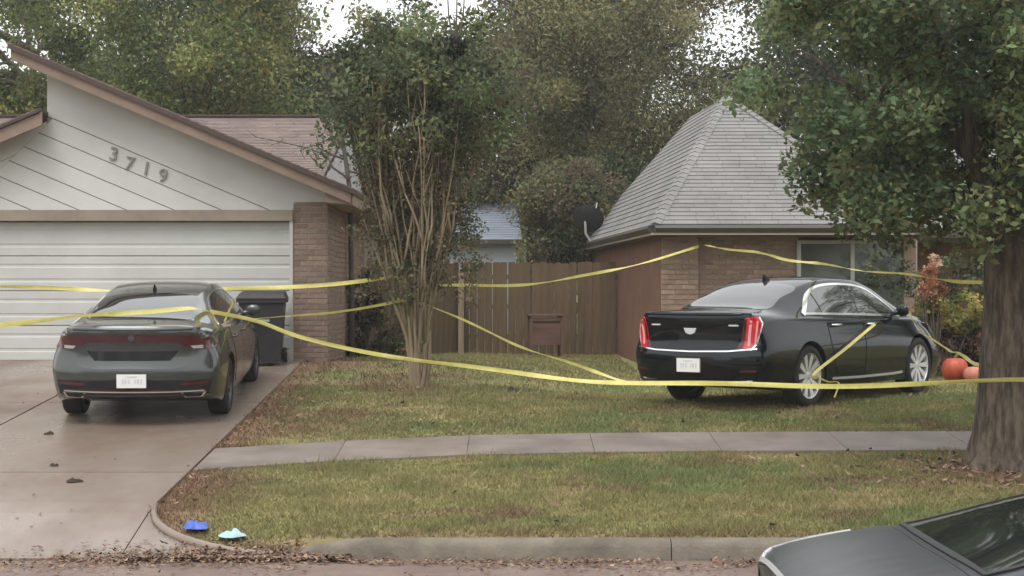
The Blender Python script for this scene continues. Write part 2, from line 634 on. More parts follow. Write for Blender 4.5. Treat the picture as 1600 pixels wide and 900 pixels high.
g = 0.012
for ya, yb in ((13.0, 15.78), (15.78, 20.3), (20.3, 24.58)):
    for xa, xb in ((DRIVE_X0, -5.5), (-5.5, DRIVE_X1)):
        slab([(xa + g, ya + g), (xb - g, ya + g), (xb - g, yb - g), (xa + g, yb - g)], lambda x, y: drive_z(y), 0.14, 'slab', 'concrete', drive)
fl = [(DRIVE_X1, 13.0 + g)] + [(-1.64 - 1.31 * math.sin(a), 13.0 + g + 1.2 * (1 - math.cos(a))) for a in [PI / 2 * k / 8 for k in range(9)]]
slab(fl, lambda x, y: drive_z(y) + 0.002, 0.12, 'apron_flare', 'concrete', drive, dy=0.12)
# low kerb rim that runs round the flare
rim = MB()
rim.tube([(-1.60 - 1.33 * math.sin(a), 13.03 + 1.22 * (1 - math.cos(a)), drive_z(13.03 + 1.22 * (1 - math.cos(a))) + 0.012) for a in [PI / 2 * k / 14 for k in range(15)]], [0.02 + .018 * math.sin(PI * k / 14) for k in range(15)], 8)
rim.build('apron_rim', 'concrete', drive, smooth='all')

# sidewalk slabs
walk = tag(empty('sidewalk'), kind='structure')
xs_ = [-2.94] + [-2.94 + 1.25 * k for k in range(1, 22)]
for xa, xb in zip(xs_[:-1], xs_[1:]):
    ya, yb = float(walk_y(xa)), float(walk_y(xb))
    h = 0.585
    slab([(xa + 0.003, ya - h), (xb - 0.003, yb - h), (xb - 0.003, yb + h), (xa + 0.003, ya + h)],
         lambda x, y: gz(x, y) + 0.028, 0.12, 'slab', 'walk', walk)


# ------------------------------------------------------------------ bricks and shingles
def brick_wall(host, o, d, nrm, length, height, m, keep, skip=None, bl=0.2, bh=0.066, joint=0.011):
    """stretcher bond in front of host's face; o origin, d unit direction along, nrm unit outward normal. keep(p) -> own object"""
    o, d, nrm = Vector(o), Vector(d), Vector(nrm)
    rest = MB()
    shared = {}
    nrow = int(height / (bh + joint) + 0.6)
    for r in range(nrow):
        z = r * (bh + joint)
        s = -(bl + joint) * 0.5 if r % 2 else 0.0
        while s < length - 0.02:
            a, b = max(s, 0), min(s + bl, length)
            s += bl + joint
            if b - a < 0.03:
                continue
            c = o + d * ((a + b) / 2) + Vector((0, 0, z + bh / 2))
            if skip and skip((a + b) / 2, z + bh / 2):
                continue
            ln = round(b - a, 3)
            j = (random.random() - 0.5) * 0.004
            q = [c + d * (sx * ln / 2) + Vector((0, 0, sz * bh / 2)) - nrm * 0.03 for sx, sz in ((-1, -1), (1, -1), (1, 1), (-1, 1))]
            if keep(c):
                if ln not in shared:
                    mb = MB()
                    e = 0.004
                    loc = [Vector((sx * ln / 2, 0, sz * bh / 2)) for sx, sz in ((-1, -1), (1, -1), (1, 1), (-1, 1))]
                    top = [Vector((sx * (ln / 2 - e), -0.042, sz * (bh / 2 - e))) for sx, sz in ((-1, -1), (1, -1), (1, 1), (-1, 1))]
                    mb.add(loc + top, [(3, 2, 1, 0), (4, 5, 6, 7)] + [(i, (i + 1) % 4, 4 + (i + 1) % 4, 4 + i) for i in range(4)])
                    shared[ln] = mb.mesh('brick', m)
                ob = link('brick', shared[ln], host)
                ob.location = c - nrm * (0.03 - j)
                ob.rotation_euler = (0, 0, math.atan2(d.y, d.x))
            else:
                rest.prism(q, nrm * (0.042 + j))
    if rest.v:
        tag(rest.build('brickwork', m, host), kind='stuff')


def pieces_on_facet(poly3, course, width, th, lift=0.0, gap=0.006):
    """shingle tabs on a planar roof facet. poly3: convex, first edge is the eave. -> list of (verts, faces)"""
    P = [Vector(p) for p in poly3]
    ex = (P[1] - P[0]).normalized()
    n = ex.cross(P[2] - P[0]).normalized()
    if n.z < 0:
        n = -n
    ey = n.cross(ex)
    if ey.z < 0:
        ey = -ey
    loc = [((p - P[0]).dot(ex), (p - P[0]).dot(ey)) for p in P]
    smin, smax = min(p[0] for p in loc), max(p[0] for p in loc)
    tmax = max(p[1] for p in loc)
    out = []
    for r in range(int(tmax / course) + 1):
        t0, t1 = r * course, (r + 1) * course + 0.015
        s = smin - width * ((r * 0.5) % 1 + 0.13 * random.random())
        while s < smax:
            w = width * random.choice((0.8, 1.0, 1.0, 1.2))
            drop = random.random() * 0.008
            q = clip_convex([(s + gap / 2, t0 - drop), (s + w - gap / 2, t0 - drop), (s + w - gap / 2, t1), (s + gap / 2, t1)], loc)
            s += w
            if not q:
                continue
            hh = lambda t: lift + 0.004 + th * (1 - (t - t0) / (t1 - t0))
            top = [P[0] + ex * a + ey * b + n * hh(b) for a, b in q]
            bot = [P[0] + ex * a + ey * b + n * (lift - 0.002) for a, b in q]
            k = len(q)
            out.append((bot + top, [tuple(range(k, 2 * k))] + [(i, (i + 1) % k, k + (i + 1) % k, k + i) for i in range(k)]))
    return out


def lay_shingles(host, pieces, m, single, seen=None):
    """the `single` largest in view become objects of their own, the rest one joined part"""
    def share(pc):
        vs = pc[0]
        k = len(vs) // 2
        c = sum(vs[k:], Vector()) / k
        p = [((v.x) / v.y, (v.z) / v.y) for v in vs[k:]]
        a = abs(area2(p))
        if seen and not seen(c):
            a *= 0.01
        return -a
    pieces.sort(key=share)
    for vs, fs in pieces[:single]:
        MB().add(vs, fs).build('shingle', m, host)
    rest = MB()
    for vs, fs in pieces[single:]:
        rest.add(vs, fs)
    if rest.v:
        tag(rest.build('shingle_field', m, host), kind='stuff')


# ------------------------------------------------------------------ left house: garage with the number gable
GY0 = 24.6
KG = F / GY0
gpx = lambda u: (u - 800) / KG
gpz = lambda v: CAM_Z - (v - 450) / KG
left = tag(empty('garage_house', (0, 0, 0)), 'white gabled garage house numbered 3719 with the two-car door', 'house')
SLAB = 1.0
xc_r, xd_r, xd_l = -2.60, -3.14, -8.05          # brick corner, door right and left edge
z_door = gpz(345)
z_beam = gpz(328)
wl = MB()
wl.box(xd_r + 0.02, xc_r - 0.03, GY0 + 0.03, GY0 + 0.3, SLAB - 0.3, gpz(318))          # right pier core
wl.box(xc_r - 0.3, xc_r - 0.03, GY0 + 0.3, 34.0, SLAB - 0.3, gpz(318))                    # right side wall core
wl2 = MB()
wl2.box(-8.75, xd_l - 0.02, GY0 + 0.03, GY0 + 0.3, SLAB - 0.3, gpz(318))                  # left pier core
wl2.box(-9.3, -8.745, GY0 + 0.3, 34.0, SLAB - 0.3, gpz(318))
pier = wl.build('brick_wall', 'mortar_a', left)
wl2.build('brick_wall', 'brick_a', left)
brick_wall(pier, (xd_r + 0.03, GY0 + 0.03, SLAB - 0.1), (1, 0, 0), (0, -1, 0), xc_r - xd_r - 0.06, gpz(318) - SLAB + 0.1, 'brick_a', lambda c: True)
brick_wall(pier, (xc_r - 0.03, GY0 + 0.04, SLAB - 0.1), (0, 1, 0), (1, 0, 0), 6.0, gpz(318) - SLAB + 0.1, 'brick_a', lambda c: c.y < GY0 + 1.0)

# garage door: four ribbed sections
gd = empty('garage_door', (0, 0, 0), parent=left)
n_sec = 4
hs = (z_door - SLAB - 0.012) / n_sec
for k in range(n_sec):
    z0 = SLAB + 0.012 + k * hs
    m = MB()
    prof = [(0.0, 0.0), (0.018, 0.012)]
    for q in range(2):                                     # two long embossed ribs in each section
        zc = hs * (0.3 + 0.42 * q)
        prof += [(0.018, zc - 0.03), (0.011, zc - 0.012), (0.011, zc + 0.012), (0.018, zc + 0.03)]
    prof += [(0.018, hs - 0.016), (0.0, hs - 0.004)]
    y = GY0 + 0.15
    for (d_, z_) in prof:
        m.v += [(xd_l, y - d_, z0 + z_), (xd_r - 0.03, y - d_, z0 + z_)]
    for i in range(len(prof) - 1):
        m.f.append((2 * i, 2 * i + 1, 2 * i + 3, 2 * i + 2))
    m.box(xd_l, xd_r - 0.03, y + 0.0, y + 0.04, z0 + 0.002, z0 + hs - 0.004)
    m.build('door_section', 'gdoor', gd)
MB().box(xd_l, xd_r - 0.03, GY0 + 0.132, GY0 + 0.146, SLAB - 0.02, SLAB + 0.014).build('bottom_seal', 'black_trim', gd)
MB().box(-5.75, -5.45, GY0 + 0.10, GY0 + 0.128, SLAB + 0.28, SLAB + 0.3).build('handle', 'metal_grey', gd)
MB().box(xd_r - 0.028, xd_r + 0.02, GY0 - 0.005, GY0 + 0.17, SLAB, z_door).build('door_jamb', 'win_frame', left)
MB().box(xd_l - 0.05, xd_l, GY0 - 0.005, GY0 + 0.17, SLAB, z_door).build('door_jamb', 'win_frame', left)
MB().box(-8.75, xd_r + 0.02, GY0 - 0.03, GY0 + 0.16, z_door, z_beam - 0.002).build('header_beam', 'beam', left)

# gable of diagonal boards (plane y = GY0), drawn in photograph units then scaled
pk = lambda u, v: (gpx(u), gpz(v))
SL = 0.423                                                    # pitch of the big rake
rk_v = lambda u: 96 + SL * (u - 30)                           # underside of the right rake fascia (pixels)
body_poly = [pk(-160, 328), pk(462, 328), pk(462, 316), pk(512, 316), pk(512, rk_v(512)), pk(72, rk_v(72)), pk(72, 188), pk(-160, 188 + 0.42 * 232)]
MB().prism([(x, GY0 + 0.06, z) for x, z in body_poly], (0, 0.1, 0)).build('gable_backing', 'groove', left)  # darker than the boards: groove shadow and dirt put into its colour
chev = lambda v: 80 - (v - 186) / 0.96                      # mitre line of the chevron


def board(poly, nm='siding_board'):
    MB().prism([(x, GY0 + 0.058, z) for x, z in poly][::-1], (0, -0.02 - 0.003 * random.random(), 0)).build(nm, 'siding', gable)


gable = empty('gable_siding', parent=left)
tpx = 31.5
cuts = [0, 67] + [67 + tpx * k for k in range(1, 12)]


def half(poly, px_line, side):
    """clip by the pixel line v = f(u) given as two pixel points"""
    (u0, v0), (u1, v1) = px_line
    a, b = pk(u0, v0), pk(u1, v1)
    nx, nz = (a[1] - b[1]) * side, (b[0] - a[0]) * side
    return clip(poly, nx, nz, nx * a[0] + nz * a[1])


big = [pk(-160, 328), pk(462, 328), pk(462, 316.5), pk(512, 316.5), pk(512, rk_v(512) + 0.5), pk(72.5, rk_v(72.5) + 0.5), pk(72.5, 188), pk(-160, 285)]
gp = 0.7
for a, b in zip(cuts[:-1], cuts[1:]):
    q = half(big, ((0, rk_v(0) + a + gp), (500, rk_v(500) + a + gp)), 1)
    q = half(q, ((0, rk_v(0) + b - gp), (500, rk_v(500) + b - gp)), -1)
    q = half(q, ((chev(175) + .15, 175), (chev(328) + .15, 328)), -1) if a > 0 else q
    if len(q) >= 3 and abs(area2(q)) > 1e-3:
        board(q)
lf = lambda u: 190 + 0.42 * (72 - u)
for k in range(6):
    q = half(big, ((-160, lf(-160) + tpx * k + 0.2), (72, lf(72) + tpx * k + 0.2)), 1)
    q = half(q, ((-160, lf(-160) + tpx * (k + 1) - 0.2), (72, lf(72) + tpx * (k + 1) - 0.2)), -1)
    q = half(q, ((chev(150) - .15, 150), (chev(328) - .15, 328)), 1)
    q = clip(q, 1, 0, gpx(72))
    if len(q) >= 3 and abs(area2(q)) > 1e-3:
        board(q)

# house number, metal digits stepping down the boards
for ch, u, v in (('3', 177, 241), ('7', 202, 256), ('1', 228, 264), ('9', 254, 275)):
    cu = bpy.data.curves.new('digit', 'FONT')
    cu.body = ch
    cu.size = 0.27
    cu.extrude = 0.012
    cu.align_x, cu.align_y = 'CENTER', 'CENTER'
    to = bpy.data.objects.new('tmp', cu)
    COL.objects.link(to)
    me = bpy.data.meshes.new_from_object(to.evaluated_get(bpy.context.evaluated_depsgraph_get()))
    bpy.data.objects.remove(to)
    me.name = 'number_digit'
    me.materials.clear()
    me.materials.append(M['number'])
    d_ = link('number_digit', me, left)
    d_.location = (gpx(u), GY0 + 0.018, gpz(v))
    d_.rotation_euler = (R(90), R(10), 0)
    d_['label'] = 'grey metal house number ' + ch

# rakes and roof planes of the garage
RK = lambda u, dv: (gpx(u), gpz(78 + SL * (u - 30) + dv))
OH = 0.42


def sheet(pts, th):
    return MB().prism(pts, (0, 0, -th))


fb = MB().prism([(RK(30, 5)[0], GY0 - OH, RK(30, 5)[1]), (RK(552, 5)[0], GY0 - OH, RK(552, 5)[1]), (RK(552, 21)[0], GY0 - OH, RK(552, 21)[1]), (RK(30, 21)[0], GY0 - OH, RK(30, 21)[1])], (0, 0.05, 0))
fb.build('rake_fascia', 'trim', left)
xr0, zr0 = RK(26, -2)
xr1, zr1 = RK(556, -2)
rf = sheet([(xr0, GY0 - OH - 0.04, zr0), (xr1, GY0 - OH - 0.04, zr1), (xr1, 34.0, zr1), (xr0, 34.0, zr0)], 0.066).build('roof', 'drip', left)
lay_shingles(rf, pieces_on_facet([(xr1, GY0 - OH - 0.03, zr1 + 0.003), (xr1, 34.0, zr1 + 0.003), (xr0, 34.0, zr0 + 0.003), (xr0, GY0 - OH - 0.03, zr0 + 0.003)], 0.14, 0.32, 0.012), 'shingle_l', 0)
xs0, zs0 = RK(34, 9)
xs1, zs1 = RK(550, 9)
sheet([(xs0, GY0 - OH + 0.06, zs0), (xs1, GY0 - OH + 0.06, zs1), (xs1, 34.0, zs1), (xs0, 34.0, zs0)], 0.02).build('soffit', 'soffit', left)
# boxed eave end at the right foot of the rake
ex0, ex1 = gpx(512), gpx(554)
MB().prism([(ex0, GY0 - OH + 0.055, gpz(318)), (ex1, GY0 - OH + 0.055, gpz(322)), (ex1, GY0 - OH + 0.055, gpz(78 + SL * 524 + 12)), (ex0, GY0 - OH + 0.055, gpz(78 + SL * 482 + 12))], (0, 0.04, 0)).build('eave_box', 'trim', left)
MB().box(ex1 - 0.03, ex1, GY0 - OH + 0.10, 34.0, gpz(322), zr1 - 0.06).build('eave_fascia', 'trim', left)
MB().box(xc_r + 0.01, ex1 - 0.032, GY0 - OH + 0.10, 34.0, gpz(320), gpz(318.2)).build('eave_soffit', 'soffit', left)
# wall that closes the clerestory step above the lower roof, seen edge-on
MB().box(gpx(72) - 0.02, gpx(72), GY0 + 0.165, 34.0, gpz(215), gpz(118)).build('step_wall', 'siding', left)
# lower left roof
LK = lambda u, dv: (gpx(u), gpz(176 + 0.42 * (72 - u) + dv))
lo = MB().prism([(LK(78, 6)[0], GY0 - OH, LK(78, 6)[1]), (LK(-190, 6)[0], GY0 - OH, LK(-190, 6)[1]), (LK(-190, 26)[0], GY0 - OH, LK(-190, 26)[1]), (LK(78, 26)[0], GY0 - OH, LK(78, 26)[1])], (0, 0.05, 0))
lo.build('rake_fascia', 'trim', left)
xl0, zl0 = LK(74, 0)
xl1, zl1 = LK(-194, 0)
lr = sheet([(xl0, GY0 - OH - 0.04, zl0), (xl1, GY0 - OH - 0.04, zl1), (xl1, 27.0, zl1), (xl0, 27.0, zl0)], 0.045).build('roof', 'drip', left)
lay_shingles(lr, pieces_on_facet([(xl1, GY0 - OH - 0.03, zl1 + 0.003), (xl1, 27.0, zl1 + 0.003), (xl0, 27.0, zl0 + 0.003), (xl0, GY0 - OH - 0.03, zl0 + 0.003)], 0.14, 0.32, 0.012), 'shingle_l', 0)

# main roof behind, ridge parallel to the street
RY = 33.0
rz_ = CAM_Z + (450 - 184) * RY / F
EY, ez_ = 26.2, 3.35
def main_roof(x0, x1, ridge_z, ridge_y, eave_y, eave_z, n_single):
    base = MB().prism([(x0, eave_y, eave_z), (x1, eave_y, eave_z), (x1, ridge_y, ridge_z), (x0, ridge_y, ridge_z)], (0, 0, -0.08))
    base.prism([(x0, 2 * ridge_y - eave_y, eave_z), (x1, 2 * ridge_y - eave_y, eave_z), (x1, ridge_y + .002, ridge_z), (x0, ridge_y + .002, ridge_z)], (0, 0, -0.08))
    b = base.build('main_roof', 'drip', left)
    lay_shingles(b, pieces_on_facet([(x0, eave_y, eave_z + 0.002), (x1, eave_y, eave_z + 0.002), (x1, ridge_y, ridge_z + 0.002), (x0, ridge_y, ridge_z + 0.002)], 0.14, 0.34, 0.014), 'shingle_l', n_single,
                 seen=lambda c: c.z > 2.05 + (450 - (90 + SL * (800 + F * c.x / c.y - 30))) * GY0 / F * c.y / GY0)
    MB().box(x0, x1, ridge_y - 0.12, ridge_y + 0.12, ridge_z + 0.012, ridge_z + 0.05).build('ridge_cap', 'drip', b)
main_roof(-15.0, -3.05, rz_, RY, EY, ez_, 160)
MB().prism([(-3.25, EY + 0.3, 3.2), (-3.25, 2 * RY - EY - 0.3, 3.2), (-3.25, RY, rz_ - 0.12)], (0.1, 0, 0)).build('end_gable', 'siding', left)
MB().box(-14.8, -3.15, EY + 0.6, 2 * RY - EY - 0.5, 0.7, 3.2).build('main_wall', 'brick_a', left)

# ------------------------------------------------------------------ right house: brick wing under a steep hipped roof
right = tag(empty('brick_house', (0, 0, 0)), 'brick house under a steep grey hipped shingle roof behind the black sedan', 'house')
A = Vector((2.15, 26.0, 3.0))
B = Vector((1.47, 37.9, 3.0))
C = Vector((6.16, 26.0, 3.0))
D = Vector((5.9, 37.9, 3.0))
P1 = at(1136, 152, 30.0)
P2 = Vector((P1.x - 0.13, 34.2, P1.z + 0.02))
drop = Vector((0, 0, -0.1))
hr = MB()
hr.add([A, C, P1, P2, B, D, A + drop, C + drop, P1 + drop, P2 + drop, B + drop, D + drop],
       [(0, 1, 2), (1, 5, 3, 2), (5, 4, 3), (4, 0, 2, 3), (6, 8, 7), (7, 8, 9, 11), (11, 9, 10), (10, 9, 8, 6), (0, 6, 7, 1), (1, 7, 11, 5), (5, 11, 10, 4), (4, 10, 6, 0)])
roof_r = hr.build('hipped_roof', 'shingle_r', right)
pcs = pieces_on_facet([A, C, P1], 0.135, 0.34, 0.013, 0.003)
pcs += pieces_on_facet([B, A, P1, P2], 0.135, 0.34, 0.013, 0.003)
seen_r = lambda c: (800 + F * c.x / c.y) < 1330 - (CAM_Z - c.z) * 0
lay_shingles(roof_r, pcs, 'shingle_r', 300, seen=seen_r)
MB().prism([C, D, P2, P1], (0, 0, 0.012)).build('right_slope', 'shingle_r', roof_r)
# hip caps
for a, b in ((A, P1), (C, P1)):
    m = MB()
    L_ = (b - a).length
    d_ = (b - a).normalized()
    side = d_.cross(Vector((0, 0, 1))).normalized()
    nn = side.cross(d_)
    k = 0.0
    while k < L_ - 0.1:
        c0, c1 = a + d_ * k, a + d_ * min(k + 0.19, L_)
        m.add([c0 - side * 0.09 + nn * 0.012, c0 + nn * 0.05, c0 + side * 0.09 + nn * 0.012, c1 - side * 0.09 + nn * 0.004, c1 + nn * 0.034, c1 + side * 0.09 + nn * 0.004],
              [(0, 1, 4, 3), (1, 2, 5, 4), (0, 2, 1)])
        k += 0.16
    m.build('hip_cap', 'shingle_r', roof_r, fix=False)


def eave_run(a, b, out, inw):
    """gutter, fascia and soffit along an eave from a to b; out: unit vector away from the house"""
    o = Vector(out)
    z = Vector((0, 0, 1))
    gb = MB()
    gb.prism([a + o * 0.0 - z * 0.015, a + o * 0.09 - z * 0.015, a + o * 0.11 - z * 0.05, a + o * 0.07 - z * 0.115, a - z * 0.115], b - a)
    gb.build('gutter', 'gutter', right)
    fa = MB().prism([a - o * 0.002 - z * 0.118, a + o * 0.05 - z * 0.118, a + o * 0.05 - z * 0.15, a - o * 0.002 - z * 0.15], b - a)
    fa.build('fascia', 'fascia', right)
    MB().prism([a - o * 0.004 - z * 0.152, a - o * inw - z * 0.152, a - o * inw - z * 0.172, a - o * 0.004 - z * 0.172], b - a).build('soffit', 'wood_dark', right)


e1 = (B - A).normalized()
outl = Vector((-e1.y, e1.x, 0))
if outl.x > 0:
    outl = -outl
eave_run(A, C, (0, -1, 0), 0.42)
eave_run(A + e1 * 0.06, B, outl, 0.3)
WY = 26.42                                                    # front wall face
ze = 2.83
wx0 = 2.27
# walls: mortar cores, bricks in front
wc = MB()
wc.box(wx0 + 0.01, wx0 + 0.58, WY, WY + 0.25, 0.4, ze)          # corner pier
wc.box(wx0 + 0.58, at(1250, 0, WY).x, WY + 0.16, WY + 0.4, 0.4, ze)
wc2 = MB()
wc2.box(at(1432, 0, WY).x, 6.0, WY + 0.03, WY + 0.3, 0.4, ze)
wc.box(at(1250, 0, WY).x, at(1432, 0, WY).x, WY + 0.16, WY + 0.4, 0.4, 1.35)
wr = wc.build('brick_wall', 'mortar_b', right)
wr2 = wc2.build('brick_wall', 'brick_b', right)
keep_r = lambda c: (450 + F * (CAM_Z - c.z) / c.y) < 470 and (800 + F * c.x / c.y) < 1262
brick_wall(wr, (wx0 + 0.015, WY - 0.002, 0.72), (1, 0, 0), (0, -1, 0), 0.56, ze - 0.72, 'brick_b', keep_r)
brick_wall(wr, (wx0 + 0.6, WY + 0.158, 0.72), (1, 0, 0), (0, -1, 0), at(1250, 0, WY).x - wx0 - 0.6, ze - 0.72, 'brick_b', keep_r)
brick_wall(wr2, (at(1432, 0, WY).x, WY + 0.028, 0.72), (1, 0, 0), (0, -1, 0), 6.0 - at(1432, 0, WY).x, ze - 0.72, 'brick_b', lambda c: False)
MB().prism([(wx0, WY + 0.02, 0.4), (wx0 - 0.62, 37.5, 0.4), (wx0 - 0.62, 37.5, ze), (wx0, WY + 0.02, ze)], (0.2, 0, 0)).build('side_wall', 'side_wall', right)
MB().prism([(5.6, WY + 0.3, 0.4), (5.6, 37.5, 0.4), (5.6, 37.5, ze), (5.6, WY + 0.3, ze)], (0.2, 0, 0)).build('side_wall', 'side_wall', right)
MB().box(wx0 - 0.3, 5.8, 37.2, 37.4, 0.4, ze).build('back_wall', 'side_wall', right)
MB().box(wx0 + 0.02, 5.98, WY - 0.04, WY + 0.3, ze, ze + 0.05).build('frieze_board', 'wood_dark', right)
# front window: three panes between pale mullions
win = empty('window', parent=right)
wxa, wxb = at(1250, 0, WY).x, at(1432, 0, WY).x
mull = [wxa, at(1334, 0, WY).x, wxb]
MB().box(wxa + 0.002, wxb - 0.002, WY + 0.1, WY + 0.22, 1.35, 1.42).build('sill', 'win_frame', win)
for x in mull:
    MB().box(x - 0.03, x + 0.03, WY + 0.08, WY + 0.2, 1.422, ze - 0.05).build('mullion', 'win_frame', win)
MB().box(wxa + 0.032, wxb - 0.032, WY + 0.09, WY + 0.2, ze - 0.1, ze - 0.05).build('head', 'win_frame', win)
for xa, xb in zip(mull[:-1], mull[1:]):
    MB().box(xa + 0.033, xb - 0.033, WY + 0.14, WY + 0.155, 1.424, ze - 0.102).build('pane', 'win_glass', win)
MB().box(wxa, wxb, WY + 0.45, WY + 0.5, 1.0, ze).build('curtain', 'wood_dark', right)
# the house goes on to the right behind the street tree
ext = MB().box(6.0, 12.0, 28.6, 28.9, 0.4, 2.8)
ext.build('wing_wall', 'side_wall', right)
MB().prism([(5.7, 27.9, 2.95), (12.4, 27.9, 2.95), (12.4, 33.0, 4.7), (5.7, 33.0, 4.7)], (0, 0, -0.1)).build('wing_roof', 'shingle_r', right)
MB().prism([(5.7, 38.0, 2.95), (12.4, 38.0, 2.95), (12.4, 33.01, 4.7), (5.7, 33.01, 4.7)], (0, 0, -0.1)).build('wing_roof', 'shingle_r', right)
MB().box(5.7, 12.4, 27.8, 27.9, 2.86, 2.96).build('wing_gutter', 'gutter', right)

# satellite dish on its bent pole at the left eave
dish = tag(empty('satellite_dish', at(925, 378, 35.0)), 'dark satellite dish on a bent pale pole above the eave of the hipped roof', 'satellite dish')
kd = 35.0 / F
MB().tube([(0, 0, -0.1), (-0.02, 0, 0.0), (-0.13, -0.02, 0.17), (-0.14, -0.02, 0.42)], 0.025, 8).build('pole', 'metal_grey', dish, smooth=True)
m = MB()
prof = [(0.001, 0.0), (0.12, 0.012), (0.22, 0.04), (0.31, 0.08), (0.315, 0.07), (0.22, 0.028), (0.12, 0.0), (0.001, -0.012)]
m.lathe(prof, 24)
reflector = m.build('reflector', 'dish', dish, smooth=True)
reflector.location = (-0.08, -0.05, 0.44)
reflector.rotation_euler = (R(-58), R(28), R(12))
MB().tube([(0, -0.3, 0.02), (0, -0.34, 0.2), (0, -0.08, 0.38)], 0.012, 6).build('feed_arm', 'metal_grey', reflector)
MB().tube([(0, -0.08, 0.34), (0, -0.04, 0.44)], 0.035, 8).build('feed_horn', 'metal_grey', reflector)

# ------------------------------------------------------------------ fences
def fence(name, p0, p1, top, label, panel_from=0.0):
    root = tag(empty(name), label, 'fence', 'weathered wooden yard fences')
    p0, p1 = Vector(p0), Vector(p1)
    d = (p1 - p0)
    L_ = d.length
    d.normalize()
    n = Vector((d.y, -d.x))
    if n.y > 0:
        n = -n
    ang = math.atan2(d.y, d.x)
    k = 0
    s = 0.0
    bw = 0.138
    shared = []
    for q in range(4):
        h = 1.68 + 0.008 * q
        m = MB()
        e = 0.02
        m.prism([(0, 0, 0), (bw, 0, 0), (bw, 0, h - e), (bw - e, 0, h), (e, 0, h), (0, 0, h - e)], (0, 0.018, 0))
        shared.append(m.mesh('board', 'fence'))
    while s < L_ - bw:
        p = p0 + d * s
        z = gz(p.x, p.y) + 0.03
        b = link('board', shared[random.randrange(4)], root)
        b.location = (p.x + n.x * 0.02, p.y + n.y * 0.02 + random.random() * 0.004, z + (top - z - 1.7) * 0.9 + random.random() * 0.012)
        b.rotation_euler = (0, R(random.uniform(-.35, .35)), ang)
        s += bw + 0.003 + 0.003 * random.random()
    for zz in (0.3, 0.85, 1.4):
        m = MB()
        m.prism([(p0.x, p0.y, gz(*p0) + zz), (p1.x, p1.y, gz(*p1) + zz), (p1.x, p1.y, gz(*p1) + zz + 0.085), (p0.x, p0.y, gz(*p0) + zz + 0.085)], (-n.x * 0.04, -n.y * 0.04 + 0.021, 0)).build('rail', 'fence', root)
    s = 0.0
    while s <= L_:
        p = p0 + d * s - n * 0.07
        MB().box(p.x - 0.045, p.x + 0.045, p.y + 0.0, p.y + 0.09, 0.4, top - 0.12).build('post', 'fence', root)
        s += 2.3
    return root


fence('wooden_fence', (-0.93, 32.0), (2.0, 32.0), 2.52, 'brown wooden board fence running to the brick house wall')
fence('wooden_fence', (-2.5, 30.0), (-0.98, 31.9), 2.52, 'shadowed wooden fence panel between the garage house and crape myrtle')
gp_ = at(720, 500, 31.6)
tag(MB().box(gp_.x - 0.05, gp_.x + 0.05, 31.72, 31.82, 0.6, 2.33).build('gate_post', 'post'), 'pale weathered timber post at the corner of the board fence', 'post')

# brown framed box by the fence
bx = tag(empty('wooden_box', (at(852, 540, 31.0).x, 31.0, gz(0.6, 31.0) + 0.2), R(6)), 'low reddish brown framed wooden box standing by the board fence', 'box')
MB().box(-0.28, 0.28, -0.17, 0.17, 0.05, 0.48).build('panel_body', 'box_wood', bx)
for x in (-0.3, 0.25):
    for y in (-0.2, 0.15):
        MB().box(x, x + 0.05, y, y + 0.05, -0.2, 0.53).build('leg', 'wood_dark', bx)
MB().box(-0.248, 0.248, -0.195, -0.172, 0.44, 0.5).build('front_rail', 'box_wood', bx)
MB().box(-0.248, 0.248, -0.195, -0.172, 0.02, 0.09).build('front_rail', 'box_wood', bx)
MB().box(-0.32, 0.32, -0.22, 0.22, 0.532, 0.56).build('lid', 'wood_dark', bx)

# wheeled bin by the garage door
tb = tag(empty('wheeled_bin', (-3.47, 24.05, drive_z(24.05)), R(4)), 'black wheeled rubbish bin beside the garage door jamb', 'bin')
m = MB()
m.add([(-.25, -.27, .04), (.25, -.27, .04), (.25, .25, .04), (-.25, .25, .04), (-.31, -.34, .92), (.31, -.34, .92), (.31, .33, .92), (-.31, .33, .92)],
      [(0, 3, 2, 1), (0, 1, 5, 4), (1, 2, 6, 5), (2, 3, 7, 6), (3, 0, 4, 7), (4, 5, 6, 7)])
m.box(-.335, .335, -.365, .355, .86, .915)
m.build('bin_body', 'bin', tb)
m = MB()
m.add([(-.34, -.38, .918), (.34, -.38, .918), (.34, .36, .918), (-.34, .36, .918), (-.3, -.33, .98), (.3, -.33, .98), (.3, .34, 1.02), (-.3, .34, 1.02)],
      [(0, 3, 2, 1), (0, 1, 5, 4), (1, 2, 6, 5), (2, 3, 7, 6), (3, 0, 4, 7), (4, 5, 6, 7)])
m.build('lid', 'bin', tb)
MB().tube([(-.28, .37, .94), (-.28, .46, .96), (.28, .46, .96), (.28, .37, .94)], .018, 6).build('handle', 'bin', tb)
MB().box(-.12, .12, -.385, -.36, .60, .63).build('grip', 'metal_grey', tb)
for sx in (-1, 1):
    w = MB()
    w.lathe([(.02, -.03), (.1, -.03), (.115, 0), (.1, .03), (.02, .03)], 16, 'x', (sx * .29, .24, .115))
    w.build('wheel', 'tyre', tb, smooth=True)

